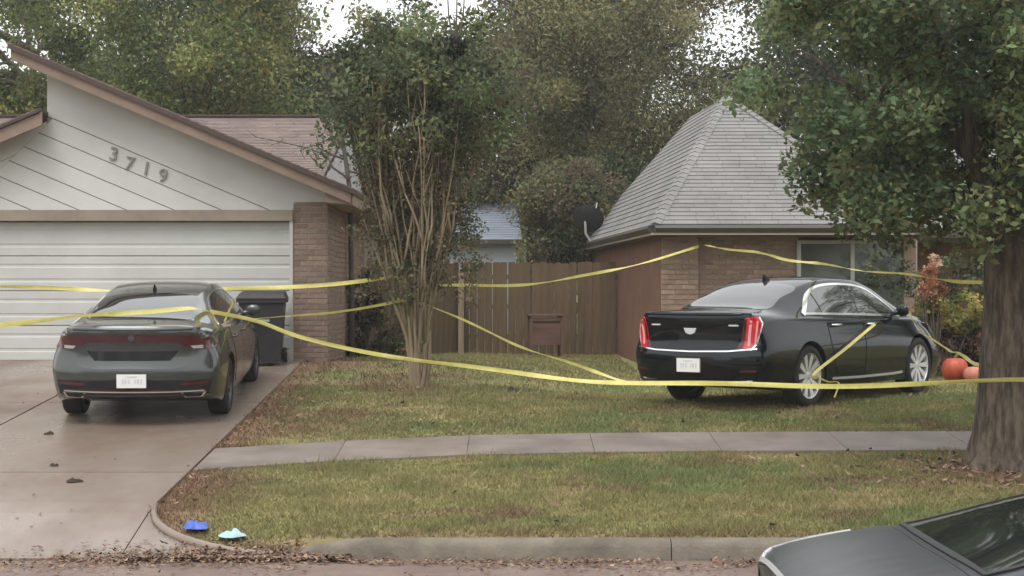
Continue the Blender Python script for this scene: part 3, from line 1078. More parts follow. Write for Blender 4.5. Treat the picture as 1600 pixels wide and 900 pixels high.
# ------------------------------------------------------------------ houses beyond the fences
nb = tag(empty('neighbour_house', (0, 0, 0)), 'pale blue grey house roof showing over the fence right of the crape myrtle', 'house')
ny = 42.0
q = lambda u, v, dy=0.0: at(u, v, ny + dy)
ea, eb = Vector((q(640, 375).x, ny, q(0, 375).z)), Vector((q(816, 375).x, ny, q(0, 375).z))
ra, rb_ = at(660, 318, ny + 3), at(806, 318, ny + 3)
m = MB()
m.add([ea, eb, rb_, ra, ea + Vector((0, 6, 0)), eb + Vector((0, 6, 0))], [(0, 1, 2, 3), (1, 5, 2), (5, 4, 3, 2), (4, 0, 3), (0, 4, 5, 1)])
rn = m.build('roof', 'blue_roof', nb)
pc = pieces_on_facet([ea, eb, rb_, ra], 0.2, 0.5, 0.016, 0.003)
lay_shingles(rn, pc, 'blue_roof', 0)
MB().box(ea.x + 0.2, eb.x - 0.15, ny + 0.2, ny + 5.8, 0.5, ea.z - 0.002).build('wall', 'blue_wall', nb)
MB().box(ea.x, eb.x, ny - 0.08, ny - 0.01, ea.z - 0.09, ea.z).build('gutter', 'gutter', nb)

nb2 = tag(empty('neighbour_house', (0, 0, 0)), 'pale brick house wall glimpsed between the garage and crape myrtle', 'house')
ny = 38.0
MB().box(at(470, 0, ny).x, at(600, 0, ny).x, ny, ny + 5, 0.5, at(0, 345, ny).z).build('wall', 'cream_wall', nb2)
xa, xb, zt = at(460, 0, ny).x, at(605, 0, ny).x, at(0, 345, ny).z
MB().add([(xa, ny - .3, zt), (xb, ny - .3, zt), (xb, ny + 5.3, zt), (xa, ny + 5.3, zt), (xa, ny + 2.5, zt + .7), (xb, ny + 2.5, zt + .7)],
         [(0, 1, 5, 4), (2, 3, 4, 5), (1, 2, 5), (3, 0, 4), (0, 3, 2, 1)]).build('roof', 'shingle_l', nb2)

# ------------------------------------------------------------------ cars
# car frame: x forward from the rear bumper, y to the left, z up
def car_shell(p):
    """lofted body: returns (verts, faces) of a closed shell"""
    Lc = p['L']
    xs = [0.0, 0.015, 0.05, 0.1, 0.16] + list(np.arange(0.24, Lc - 0.24, 0.075)) + [Lc - 0.2, Lc - 0.12, Lc - 0.06, Lc - 0.02, Lc]
    rings = []
    for x in xs:
        h = lambda k: hermite(p[k], x)
        zt, zb, wb, wm, wr, zs = h('top'), h('belt'), h('wbelt'), h('wmax'), h('wrail'), h('sill')
        cr = h('crown')
        zr = max(zt - cr, zb + 0.012)
        zm = zs + (zb - zs) * 0.55
        ctrl = [(0, zs), (wm * 0.6, zs), (wm - 0.10, zs + 0.0), (wm - 0.035, zs + 0.06), (wm, zm), (wb + 0.02, zb - 0.10), (wb, zb - 0.03), (wb - 0.03, zb),
                (wb + (wr - wb) * 0.5 + 0.012 * min(1, (zr - zb) / 0.3), zb + (zr - zb) * 0.5), (wr, zr), (wr * 0.86, zr + (zt - zr) * 0.55), (wr * 0.5, zt - 0.1 * cr), (0, zt)]
        half = catmull(ctrl, 4, closed=False)
        half = [(max(a, 0.0), b) for a, b in half]
        half[0] = (0, zs)
        half[-1] = (0, zt)
        e = 0
        if x < 0.1:
            e = (1 - x / 0.1)**2 * p.get('round', 0.05)
        elif x > Lc - 0.12:
            e = ((x - Lc + 0.12) / 0.12)**2 * 0.07
        zc = (zs + zt) / 2
        ring = [(x, a * (1 - e), zc + (b - zc) * (1 - e)) for a, b in half] + [(x, -a * (1 - e), zc + (b - zc) * (1 - e)) for a, b in half[-2:0:-1]]
        rings.append(ring)
    n = len(rings[0])
    nh = n // 2 + 1

    def cap(ring):
        """rows between the left and the right half of an end ring"""
        rows = []
        for i in range(nh):
            a = Vector(ring[i])
            b = Vector(ring[-i % n])
            rows.append([a.lerp(b, t / 8) for t in range(9)])
        return rows
    V, Fc = [], []
    for r in rings:
        V += [Vector(q) for q in r]
    for i in range(len(rings) - 1):
        for k in range(n):
            a, b = i * n + k, i * n + (k + 1) % n
            Fc.append((a, a + n, b + n, b))
    for ri, flip in ((0, False), (len(rings) - 1, True)):
        rows = cap(rings[ri])
        ids = []
        for i, row in enumerate(rows):
            rr = []
            for t, q_ in enumerate(row):
                if t == 0:
                    rr.append(ri * n + i)
                elif t == 8:
                    rr.append(ri * n + (-i % n))
                elif i in (0, nh - 1):
                    rr.append(ri * n + i)
                else:
                    rr.append(len(V))
                    V.append(q_)
            ids.append(rr)
        for i in range(nh - 1):
            for t in range(8):
                f = [ids[i][t], ids[i][t + 1], ids[i + 1][t + 1], ids[i + 1][t]]
                f = [k for j, k in enumerate(f) if k not in f[:j]]
                if len(f) >= 3:
                    Fc.append(tuple(f if not flip else f[::-1]))
    W = p['W'] / 2
    for v in V:                                       # plan curvature and profile of the two ends
        if v.x < 0.9:
            t = (1 - max(v.x, 0) / 0.9)**2
            v.x += t * (p['rear_bow'] * (abs(v.y) / W)**2.6 + hermite(p['rear_prof'], v.z))
        if v.x > Lc - 1.0:
            t = (1 - max(Lc - v.x, 0) / 1.0)**2
            v.x -= t * (p['front_bow'] * (abs(v.y) / W)**2.2 + hermite(p['front_prof'], v.z))
    return V, Fc


class Car:
    def __init__(self, name, p, paint, label, cat='car', loc=(0, 0, 0), heading=(0, 1), pitch=0.0, roll=0.0, group=None, zscale=1.0):
        self.p, self.paint = p, paint
        self.root = tag(empty(name), label, cat, group)
        V, Fc = car_shell(p)
        self.bvh = BVHTree.FromPolygons([tuple(v) for v in V], [tuple(f) for f in Fc])
        mb = MB()
        mb.v, mb.f = [tuple(v) for v in V], Fc
        body = mb.build('body', paint, self.root)
        body.data.materials.append(M['under'])
        for ax in (p['rear_axle'], p['front_axle']):
            for s in (-1, 1):
                c = MB()
                c.lathe([(0.001, 0.0), (p['arch'], 0.0), (p['arch'], 0.5), (0.001, 0.5)], 40, 'y', (ax, 0.56 if s > 0 else -1.06, p['wheel_r'] + 0.012))
                co = c.build('cutter', 'under')
                bm = body.modifiers.new('cut', 'BOOLEAN')
                bm.object = co
                bm.operation = 'DIFFERENCE'
                bm.solver = 'EXACT'
                bm.material_mode = 'TRANSFER'
        bpy.context.view_layer.update()
        dg = bpy.context.evaluated_depsgraph_get()
        me = bpy.data.meshes.new_from_object(body.evaluated_get(dg))
        for md in list(body.modifiers):
            bpy.data.objects.remove(md.object)
        body.modifiers.clear()
        body.data = me
        me.polygons.foreach_set('use_smooth', [True] * len(me.polygons))
        me.set_sharp_from_angle(angle=R(38))
        self.body = body
        h = math.atan2(heading[1], heading[0])
        ra = p['rear_axle']
        rot = Matrix.Rotation(h, 4, 'Z') @ Matrix.Rotation(-pitch, 4, 'Y') @ Matrix.Rotation(roll, 4, 'X')
        self.root.matrix_world = Matrix.Translation(loc) @ rot @ Matrix.Diagonal((1, 1, zscale, 1)) @ Matrix.Translation((-ra, 0, 0))

    def patch(self, name, poly, view, m, off=0.005, cell=0.06, parent=None, skirt=0.012, smooth='all'):
        """panel that follows the shell: poly in the 2D coordinates of a view, thrown on the body"""
        if view in ('left', 'right'):
            s = 1 if view == 'left' else -1
            pt, dr = (lambda a, b: Vector((a, 3 * s, b))), Vector((0, -s, 0))
        elif view == 'rear':
            pt, dr = (lambda a, b: Vector((-3, a, b))), Vector((1, 0, 0))
        elif view == 'front':
            pt, dr = (lambda a, b: Vector((9, a, b))), Vector((-1, 0, 0))
        elif view == 'top':
            pt, dr = (lambda a, b: Vector((a, b, 4))), Vector((0, 0, -1))
        elif isinstance(view, tuple):                # ('corner', base point, direction in plan)
            _, bp, ang = view
            d2 = Vector((math.cos(ang), math.sin(ang), 0))
            sx = Vector((-d2.y, d2.x, 0))
            pt, dr = (lambda a, b: Vector((bp[0], bp[1], 0)) + sx * a + Vector((0, 0, b)) - d2 * 3), d2
        xs, ys = [q_[0] for q_ in poly], [q_[1] for q_ in poly]
        nx, ny = max(1, int((max(xs) - min(xs)) / cell)), max(1, int((max(ys) - min(ys)) / cell))
        dx, dy = (max(xs) - min(xs)) / nx, (max(ys) - min(ys)) / ny
        idx, V, N, Fc = {}, [], [], []
        for i in range(nx):
            col = clip(clip(list(poly), -1, 0, -(min(xs) + i * dx)), 1, 0, min(xs) + (i + 1) * dx)
            for j in range(ny):
                if len(col) < 3:
                    continue
                c = clip(clip(col, 0, -1, -(min(ys) + j * dy)), 0, 1, min(ys) + (j + 1) * dy)
                f = []
                for a, b in c:
                    k = (round(a, 4), round(b, 4))
                    if k not in idx:
                        o = pt(a, b)
                        hit, nn, _, _ = self.bvh.ray_cast(o, dr)
                        if hit is None:
                            idx[k] = None
                        else:
                            if nn.dot(dr) > 0:
                                nn = -nn
                            idx[k] = len(V)
                            V.append(hit)
                            N.append(nn)
                    f.append(idx[k])
                if None in f:
                    continue
                f = [k for q_, k in enumerate(f) if k not in f[:q_]]
                if len(f) >= 3:
                    Fc.append(tuple(f))
        if not Fc:
            return None
        # smooth the normals over neighbours
        acc = [Vector() for _ in V]
        for f in Fc:
            s_ = sum((N[k] for k in f), Vector())
            for k in f:
                acc[k] += s_
        N = [a.normalized() if a.length > 0 else b for a, b in zip(acc, N)]
        ed = {}
        for f in Fc:
            for q_ in range(len(f)):
                e = (f[q_], f[(q_ + 1) % len(f)])
                if (e[1], e[0]) in ed:
                    del ed[(e[1], e[0])]
                else:
                    ed[e] = 1
        mb = MB()
        mb.v = [tuple(v + n * off) for v, n in zip(V, N)]
        mb.f = list(Fc)
        low = {}
        for e in ed:
            for k in e:
                if k not in low:
                    low[k] = len(mb.v)
                    mb.v.append(tuple(V[k] - N[k] * skirt))
            mb.f.append((e[1], e[0], low[e[0]], low[e[1]]))
        # outward orientation
        a, b, c = (Vector(mb.v[k]) for k in Fc[len(Fc) // 2][:3])
        if (b - a).cross(c - a).dot(N[Fc[len(Fc) // 2][0]]) < 0:
            mb.f = [f[::-1] for f in mb.f]
        me = mb.mesh(name, m, False, fix=False)
        me.polygons.foreach_set('use_smooth', [True] * len(me.polygons))
        me.set_sharp_from_angle(angle=R(45))
        return link(name, me, parent or self.root)

    def strip(self, name, pts, width, view, m, off=0.008, closed=False, parent=None):
        pts = [Vector(p) for p in pts]
        n = len(pts)
        L_, R_ = [], []
        for i, p in enumerate(pts):
            a = pts[(i - 1) % n] if closed or i > 0 else p
            b = pts[(i + 1) % n] if closed or i < n - 1 else p
            t = (b - a).normalized()
            w = width[i] if hasattr(width, '__len__') else width
            nn = Vector((-t.y, t.x)) * w / 2
            L_.append(tuple(p + nn))
            R_.append(tuple(p - nn))
        mb = MB()
        out = []
        segs = n if closed else n - 1
        mb = None
        V, Fc = [], []
        for i in range(segs):
            j = (i + 1) % n
            o = self.patch('tmp', [L_[i], L_[j], R_[j], R_[i]], view, m, off, 0.08)
            if o is None:
                continue
            k = len(V)
            V += [tuple(v.co) for v in o.data.vertices]
            Fc += [tuple(a + k for a in f.vertices) for f in o.data.polygons]
            d = o.data
            bpy.data.objects.remove(o)
            bpy.data.meshes.remove(d)
        q_ = MB()
        q_.v, q_.f = V, Fc
        me = q_.mesh(name, m, False, fix=False)
        me.polygons.foreach_set('use_smooth', [True] * len(me.polygons))
        me.set_sharp_from_angle(angle=R(45))
        return link(name, me, parent or self.root)

    def hit(self, view, a, b):
        o, d = {'left': ((a, 3, b), (0, -1, 0)), 'right': ((a, -3, b), (0, 1, 0)), 'rear': ((-3, a, b), (1, 0, 0)), 'top': ((a, b, 4), (0, 0, -1))}[view]
        h, n, _, _ = self.bvh.ray_cast(Vector(o), Vector(d))
        return h

    def wheels(self, rim_m, spokes, track):
        p = self.p
        r = p['wheel_r']
        rr = p['rim_r']
        shared = None
        for ax in (p['rear_axle'], p['front_axle']):
            for s in (-1, 1):
                w = empty('wheel', (ax, s * track, r), parent=self.root)
                w.rotation_euler = (0, 0, 0 if s > 0 else PI)
                if shared is None:
                    t = MB()
                    t.lathe([(rr - .012, -.11), (rr + .02, -.115), (r - .03, -.11), (r - .005, -.09), (r, -.04), (r, .04), (r - .005, .09), (r - .03, .11), (rr + .02, .115), (rr - .012, .105), (rr - .012, -.11)], 48, 'y')
                    tm = t.mesh('tyre', 'tyre', True)
                    k = MB()
                    k.lathe([(rr - .02, -.1), (rr - .03, .06), (rr - .02, .1), (rr + .006, .108), (rr + .008, .1), (rr - .008, .09), (rr - .008, -.1)], 48, 'y')
                    k.lathe([(.001, .075), (.05, .08), (.065, .07), (.07, .0), (.001, .0)], 20, 'y')
                    for q_ in range(spokes):
                        for dd in (-.13, .13):
                            a = 2 * PI * q_ / spokes
                            a2 = a + dd * 2 * PI / spokes
                            ca, sa, cb, sb = math.cos(a), math.sin(a), math.cos(a2), math.sin(a2)
                            pts = []
                            for (rad, cc, ss, yy, ww) in ((.04, ca, sa, .078, .018), (rr - .015, cb, sb, .092, .016)):
                                tx, tz = -ss, cc
                                pts += [(rad * cc + tx * ww, yy, rad * ss + tz * ww), (rad * cc - tx * ww, yy, rad * ss - tz * ww), (rad * cc - tx * ww, yy - .045, rad * ss - tz * ww), (rad * cc + tx * ww, yy - .045, rad * ss + tz * ww)]
                            k.add(pts, [(0, 1, 5, 4), (1, 2, 6, 5), (2, 3, 7, 6), (3, 0, 4, 7), (0, 3, 2, 1), (4, 5, 6, 7)])
                    km = k.mesh('rim', rim_m, True)
                    b = MB()
                    b.lathe([(.001, .0), (rr - .03, .0), (rr - .03, -.02), (.001, -.02)], 32, 'y')
                    bmesh_ = b.mesh('brake_disc', 'under')
                    shared = (tm, km, bmesh_)
                link('tyre', shared[0], w)
                link('rim', shared[1], w)
                link('brake_disc', shared[2], w)


def mirror_poly(poly):
    return [(-a, b) for a, b in poly]


def car_mirror(car, x, z, m):
    for s, side in ((1, 'left'), (-1, 'right')):
        h = car.hit(side, x, z)
        mb = MB()
        y = abs(h.y)
        prof = [(0.0, 0.0), (0.02, .05), (.07, .075), (.15, .07), (.19, .03), (.2, 0)]
        n = 12
        pts = []
        for (a, r_) in ((.06, .012), (.08, .06), (.13, .085), (.19, .08), (.225, .05), (.235, .01)):
            ring = []
            for k in range(n):
                t = 2 * PI * k / n
                ring.append((x + .02 + r_ * 1.0 * math.cos(t) * (1 if math.cos(t) > 0 else .35), s * (y + a - .02), z + .07 + r_ * .85 * math.sin(t)))
            pts.append(ring)
        for ring in pts:
            mb.v += ring
        for i in range(len(pts) - 1):
            for k in range(n):
                mb.f.append((i * n + k, i * n + (k + 1) % n, (i + 1) * n + (k + 1) % n, (i + 1) * n + k))
        mb.f.append(tuple(range(n)))
        mb.f.append(tuple(len(mb.v) - n + k for k in range(n)))
        mb.tube([(x + .03, s * (y - .03), z + .02), (x + .02, s * (y + .08), z + .05)], .03, 8)
        mb.build('mirror', m, car.root, smooth='all')


def fin(car, x, m):
    h = car.hit('top', x, 0.0)
    z = h.z
    mb = MB()
    mb.add([(x - .06, -.022, z - .01), (x + .11, -.012, z - .012), (x + .11, .012, z - .012), (x - .06, .022, z - .01), (x - .075, -.006, z + .07), (x - .04, -.006, z + .072), (x - .04, .006, z + .072), (x - .075, .006, z + .07)],
           [(0, 1, 5, 4), (2, 3, 7, 6), (1, 2, 6, 5), (3, 0, 4, 7), (4, 5, 6, 7), (0, 3, 2, 1)])
    mb.build('antenna_fin', m, car.root, smooth=True)


def plate_marks(pl, x, z):
    """the blurred dark marks of a number too far away to read"""
    mb = MB()
    for k in range(7):
        if k == 3:
            continue
        y = -.115 + k * .033
        mb.box(x, x + .0025, y, y + .017 + .006 * (k % 2), z + .004 * (k % 3), z + .055)
    mb.box(x, x + .0025, -.06, .06, z + .074, z + .088)
    tag(mb.build('plate_print', 'plate_mark', pl), kind='stuff')


def lip(car, z, w, m):
    pts = []
    for k in range(15):
        y = -w + 2 * w * k / 14
        h = car.hit('rear', y, z)
        pts.append(h + Vector((.012, 0, .012)))
    mb = MB().tube(pts, [.012] + [.024] * 13 + [.012], 8)
    mb.build('boot_lip', m, car.root, smooth='all')


def side_doors(car, rear_poly, front_poly, handles, m):
    for side in ('left', 'right'):
        for poly, hx in ((rear_poly, handles[0]), (front_poly, handles[1])):
            # shut line, then the door skin on it
            cx = sum(a for a, b in poly) / len(poly)
            cz = sum(b for a, b in poly) / len(poly)
            big = [(a + (0.008 if a > cx else -0.008), b + (0.0 if b > cz else -0.006)) for a, b in poly]
            d = car.patch('door', poly, side, m, 0.006, 0.07)
            car.patch('shut_line', big, side, 'under', 0.0015, 0.07, parent=d)
            h = car.hit(side, hx[0], hx[1])
            s = 1 if side == 'left' else -1
            mb = MB()
            mb.tube([(hx[0] - .1, h.y - s * .005, hx[1]), (hx[0] - .085, h.y + s * .035, hx[1] + .002), (hx[0] + .085, h.y + s * .035, hx[1]), (hx[0] + .1, h.y - s * .005, hx[1])], [.012, .014, .014, .012], 8)
            mb.build('handle', hx[2], d, smooth='all')


# ---- grey fastback sedan on the drive
PK = dict(L=4.9, W=1.86, rear_axle=1.07, front_axle=3.92, wheel_r=.335, rim_r=.235, arch=.385,
          top=[(0, 1.09), (.05, 1.145), (.25, 1.155), (.5, 1.175), (.9, 1.275), (1.4, 1.38), (1.9, 1.44), (2.3, 1.455), (2.7, 1.44), (3.05, 1.38), (3.45, 1.22), (3.85, 1.03), (4.1, .97), (4.5, .87), (4.8, .74), (4.9, .6)],
          belt=[(0, 1.02), (.4, 1.06), (.9, 1.055), (1.6, 1.0), (2.6, .95), (3.8, .9), (4.4, .8), (4.9, .55)],
          wbelt=[(0, .76), (.35, .81), (1.0, .85), (2.4, .86), (3.7, .84), (4.4, .76), (4.9, .6)],
          wmax=[(0, .87), (.3, .91), (1.0, .93), (2.4, .925), (3.9, .925), (4.5, .88), (4.9, .7)],
          wrail=[(0, .66), (.4, .63), (.8, .585), (1.4, .56), (2.3, .57), (3.0, .59), (3.5, .65), (3.85, .7), (4.4, .62), (4.9, .45)],
          crown=[(0, .035), (.5, .04), (1.2, .055), (2.3, .06), (3.4, .06), (4, .05), (4.9, .05)],
          sill=[(0, .33), (.3, .27), (.8, .2), (4.0, .19), (4.6, .2), (4.9, .28)],
          rear_bow=.24, rear_prof=[(.2, .10), (.36, .06), (.5, .015), (.64, .0), (.74, .05), (.88, .065), (1.0, .03), (1.10, -.015), (1.2, 0)],
          front_bow=.4, front_prof=[(.2, .08), (.4, .0), (.6, .0), (.8, .1), (1.0, .1)])
kx, kyy = -4.08, 19.42
car1 = Car('parked_sedan', PK, 'paint_grey', 'grey fastback sedan parked on the drive before the garage door', loc=(kx, kyy, drive_z(kyy)), heading=(-0.042, 1), pitch=math.atan(.075), zscale=.955)
c = car1
glass = catmull([(.50, -.52), (.47, 0), (.50, .52), (.95, .535), (1.38, .50), (1.45, 0), (1.38, -.50), (.95, -.535)], 6)
c.patch('rear_window', glass, 'top', 'car_glass', .004)
c.patch('windscreen', catmull([(3.05, -.5), (3.02, 0), (3.05, .5), (3.45, .58), (3.78, .62), (3.86, 0), (3.78, -.62), (3.45, -.58)], 6), 'top', 'car_glass', .004)
dl = catmull([(.98, 1.05), (1.25, 1.035), (2.5, 1.0), (3.35, .975), (3.42, .99), (3.0, 1.24), (2.7, 1.335), (2.2, 1.365), (1.7, 1.33), (1.3, 1.22), (1.0, 1.10)], 5)
dl = [(a, b) for a, b in dl]


def split_glass(car, outline, cutx, trim, tw):
    for side in ('left', 'right'):
        for (a, b) in zip(cutx[:-1], cutx[1:]):
            q_ = clip(clip(outline, -1, 0, -a - .015), 1, 0, b - .015)
            car.patch('side_window', q_, side, 'car_glass', .004)
        car.patch('window_surround', [(x_ + (.012 if x_ > 2.2 else -.012), z_ + (.008 if z_ > 1.15 else -.008)) for x_, z_ in outline], side, 'black_trim', .0018)
        car.strip('window_trim', outline, tw, side, trim, .008, closed=True)


split_glass(c, dl, (.9, 1.42, 2.36, 3.5), 'chrome', .016)
side_doors(c, [(1.45, .98), (1.5, .62), (1.62, .32), (2.33, .32), (2.33, .96)], [(2.36, .96), (2.36, .32), (3.42, .32), (3.46, .6), (3.40, .93)], ((1.63, .86, 'paint_grey'), (2.52, .85, 'paint_grey')), 'paint_grey')
c.patch('boot_lid', catmull([(-.62, 1.05), (.62, 1.05), (.60, .84), (.54, .67), (0, .66), (-.54, .67), (-.60, .84)], 5), 'rear', 'paint_grey', .006)
bar = [(-.86, 1.01), (-.5, 1.03), (0, 1.035), (.5, 1.03), (.86, 1.01), (.85, .92), (.6, .915), (.5, .955), (0, .965), (-.5, .955), (-.6, .915), (-.85, .92)]
c.patch('light_bar', bar, 'rear', 'lamp_dark', .010)
for s in (-1, 1):
    c.patch('tail_light', [(s * .45, .965), (s * .86, .995), (s * .85, .865), (s * .66, .868), (s * .54, .91)][::s], 'rear', 'lamp_dark', .013)
    c.patch('reversing_light', [(s * .60, .908), (s * .73, .915), (s * .73, .877), (s * .63, .877)][::s], 'rear', 'lamp_clear', .016)
    c.patch('reflector', [(s * .5, .50), (s * .80, .51), (s * .79, .475), (s * .52, .468)][::s], 'rear', 'lamp_dark', .008)
    c.patch('exhaust_surround', [(s * .50, .385), (s * .76, .39), (s * .72, .33), (s * .54, .325)][::s], 'rear', 'chrome', .010)
    c.patch('exhaust_tip', [(s * .53, .378), (s * .73, .382), (s * .70, .34), (s * .555, .335)][::s], 'rear', 'under', .014)
c.patch('lower_bumper', [(-.82, .52), (-.3, .53), (0, .56), (.3, .53), (.82, .52), (.78, .30), (-.78, .30)], 'rear', 'black_trim', .005)
c.patch('recess', [(-.48, .85), (.48, .85), (.40, .745), (-.40, .745)], 'rear', 'gloss_black', .0085)
c.strip('chrome_strip', [(-.74, .405), (-.4, .40), (0, .40), (.4, .40), (.74, .405)], .016, 'rear', 'chrome', .016)
h = c.hit('rear', 0, .5)
pl = MB().box(h.x - .03, h.x - .01, -.155, .155, .45, .60).build('license_plate', 'plate', c.root)
plate_marks(pl, h.x - .033, .495)
h = c.hit('rear', 0, 1.0)
MB().lathe([(.001, -.02), (.034, -.018), (.038, 0)], 20, 'x', (h.x - .006, 0, 1.005)).build('badge', 'alloy_dark', c.root, smooth=True)
lip(c, 1.085, .70, 'paint_grey')
fin(c, 1.62, 'gloss_black')
car_mirror(c, 3.22, .95, 'paint_grey')
c.wheels('alloy_dark', 9, .80)
c.patch('hood', catmull([(3.92, -.66), (3.98, 0), (3.92, .66), (4.4, .62), (4.68, .45), (4.74, 0), (4.68, -.45), (4.4, -.62)], 5), 'top', 'paint_grey', .005)
c.patch('grille', [(-.6, .66), (.6, .66), (.5, .45), (-.5, .45)], 'front', 'gloss_black', .006)
for s in (-1, 1):
    c.patch('headlight', [(s * .45, .70), (s * .78, .74), (s * .76, .62), (s * .5, .62)][::s], 'front', 'lamp_clear', .008)

# ---- black saloon parked across the lawn
PC = dict(L=5.13, W=1.85, rear_axle=1.17, front_axle=4.0, wheel_r=.355, rim_r=.275, arch=.395,
          top=[(0, 1.06), (.05, 1.115), (.12, 1.125), (.45, 1.13), (.7, 1.15), (1.1, 1.29), (1.55, 1.425), (1.95, 1.49), (2.4, 1.51), (2.85, 1.49), (3.2, 1.415), (3.6, 1.25), (3.98, 1.09), (4.2, 1.055), (4.65, .985), (5.0, .86), (5.13, .7)],
          belt=[(0, 1.0), (.5, 1.04), (1.2, 1.045), (2.4, 1.01), (3.9, .97), (4.6, .88), (5.13, .62)],
          wbelt=[(0, .80), (.4, .83), (1.1, .855), (2.4, .86), (3.8, .85), (4.5, .79), (5.13, .66)],
          wmax=[(0, .885), (.3, .91), (1.1, .925), (2.4, .92), (4.0, .925), (4.7, .89), (5.13, .76)],
          wrail=[(0, .70), (.5, .66), (1.0, .60), (1.5, .575), (2.3, .585), (3.1, .6), (3.6, .655), (3.98, .71), (4.6, .66), (5.13, .5)],
          crown=[(0, .03), (.6, .035), (1.3, .055), (2.4, .065), (3.5, .06), (4.2, .05), (5.13, .05)],
          sill=[(0, .30), (.3, .25), (.9, .2), (4.1, .19), (4.8, .2), (5.13, .27)],
          rear_bow=.20, rear_prof=[(.2, .09), (.36, .04), (.5, .0), (.66, .0), (.72, .045), (.9, .04), (1.02, .015), (1.12, -.02), (1.3, 0)],
          front_bow=.32, front_prof=[(.2, .08), (.4, .0), (.7, .0), (.85, .05), (1.1, .05)])
rax = Vector((2.76, 20.62))
hd = (0.63, 0.777)
fa_ = rax + Vector(hd) * 2.83
zr_, zf_ = gz(*rax), gz(*fa_)
car2 = Car('parked_sedan', PC, 'paint_black', 'black saloon with bright rims and red corner tail lights parked on the lawn', loc=(rax.x, rax.y, zr_ + .015), heading=hd, pitch=math.atan((zf_ - zr_) / 2.83))
c = car2
c.patch('rear_window', catmull([(.70, -.55), (.66, 0), (.70, .55), (1.1, .555), (1.50, .515), (1.56, 0), (1.50, -.515), (1.1, -.555)], 6), 'top', 'car_glass', .004)
c.patch('windscreen', catmull([(3.2, -.52), (3.17, 0), (3.2, .52), (3.6, .59), (3.92, .63), (4.0, 0), (3.92, -.63), (3.6, -.59)], 6), 'top', 'car_glass', .004)
dl2 = catmull([(1.20, 1.075), (1.6, 1.065), (2.5, 1.04), (3.5, 1.005), (3.56, 1.02), (3.15, 1.28), (2.85, 1.375), (2.35, 1.41), (1.85, 1.385), (1.5, 1.28), (1.22, 1.10)], 5)
split_glass(c, dl2, (1.1, 1.62, 2.52, 3.7), 'chrome', .026)
for side in ('left', 'right'):
    c.strip('window_kick', [(1.17, 1.065), (1.3, 1.14), (1.5, 1.275), (1.66, 1.34)], [.05, .045, .04, .03], side, 'chrome', .010)
    c.strip('sill_trim', [(1.72, .30), (2.4, .285), (3.3, .285), (3.52, .295)], .028, side, 'alloy', .010)
side_doors(c, [(1.62, 1.03), (1.66, .72), (1.82, .34), (2.5, .34), (2.5, 1.015)], [(2.53, 1.012), (2.53, .34), (3.55, .34), (3.62, .65), (3.55, .97)], ((1.82, .93, 'chrome'), (2.72, .92, 'chrome')), 'paint_black')
c.patch('boot_lid', catmull([(-.66, 1.07), (.66, 1.07), (.63, .85), (.58, .69), (0, .675), (-.58, .69), (-.63, .85)], 5), 'rear', 'paint_black', .006)
c.strip('boot_chrome', [(-.80, .70), (-.5, .672), (0, .662), (.5, .672), (.80, .70)], .016, 'rear', 'chrome', .013)
c.patch('license_recess', [(-.32, .60), (.32, .60), (.27, .40), (-.27, .40)], 'rear', 'gloss_black', .004)
for s in (-1, 1):
    side = 'left' if s > 0 else 'right'
    ang = math.atan2(-s * .62, .78)
    # vertical corner lamps: thrown on the body from behind and outside
    v_ = ('corner', (0.15, s * .72), ang)
    sg = 1 if s > 0 else -1
    w0, w1 = -.13, .13
    lens = [(sg * (w0 - .01), .70), (sg * (w0 + .04), .80), (sg * (w0 + .065), 1.03), (sg * (w0 + .09), 1.055), (sg * (w1 - .03), 1.05), (sg * w1, .98), (sg * (w1 - .07), .75), (sg * .0, .69)]
    t = c.patch('tail_light', lens, v_, 'lamp_red', .012)
    c.patch('light_guide', [(sg * -.03, .73), (sg * -.01, 1.02), (sg * .02, 1.02), (sg * .0, .73)], v_, 'lamp_pale', .015, parent=t)
    c.patch('light_guide', [(sg * .045, .75), (sg * .065, 1.01), (sg * .085, 1.01), (sg * .065, .76)], v_, 'lamp_pale', .015, parent=t)
    c.patch('dark_edge', [(sg * (w0 - .008), .702), (sg * (w0 + .042), .80), (sg * (w0 + .067), 1.028), (sg * (w0 + .095), 1.035), (sg * (w0 + .075), .80), (sg * (w0 + .045), .70)], v_, 'lamp_dark', .014, parent=t)
    c.strip('lamp_trim', [(sg * (w1 - .03), 1.05), (sg * (w1 + .004), .98), (sg * (w1 - .066), .745), (sg * .0, .684)], .016, v_, 'chrome', .015, parent=t)
    c.patch('exhaust_tip', [(s * .50, .335), (s * .74, .345), (s * .72, .285), (s * .52, .28)][::s], 'rear', 'chrome', .012)
    c.patch('reflector', [(s * .62, .46), (s * .80, .47), (s * .80, .44), (s * .62, .435)][::s], 'rear', 'lamp_dark', .008)
c.strip('bumper_line', [(-.84, .43), (-.4, .40), (0, .395), (.4, .40), (.84, .43)], .02, 'rear', 'gloss_black', .006)
h = c.hit('rear', 0, .5)
pl = MB().box(h.x - .028, h.x - .008, -.155, .155, .43, .585).build('license_plate', 'plate', c.root)
plate_marks(pl, h.x - .031, .475)
h = c.hit('rear', 0, .9)
em = MB().add([(h.x - .02, -.085, .93), (h.x - .02, .085, .93), (h.x - .02, .06, .875), (h.x - .02, 0, .855), (h.x - .02, -.06, .875)] + [(h.x, -.085, .93), (h.x, .085, .93), (h.x, .06, .875), (h.x, 0, .855), (h.x, -.06, .875)],
              [(0, 1, 2, 3, 4), (9, 8, 7, 6, 5)] + [(i, (i + 1) % 5, 5 + (i + 1) % 5, 5 + i) for i in range(5)])
em.build('crest_emblem', 'alloy', c.root)
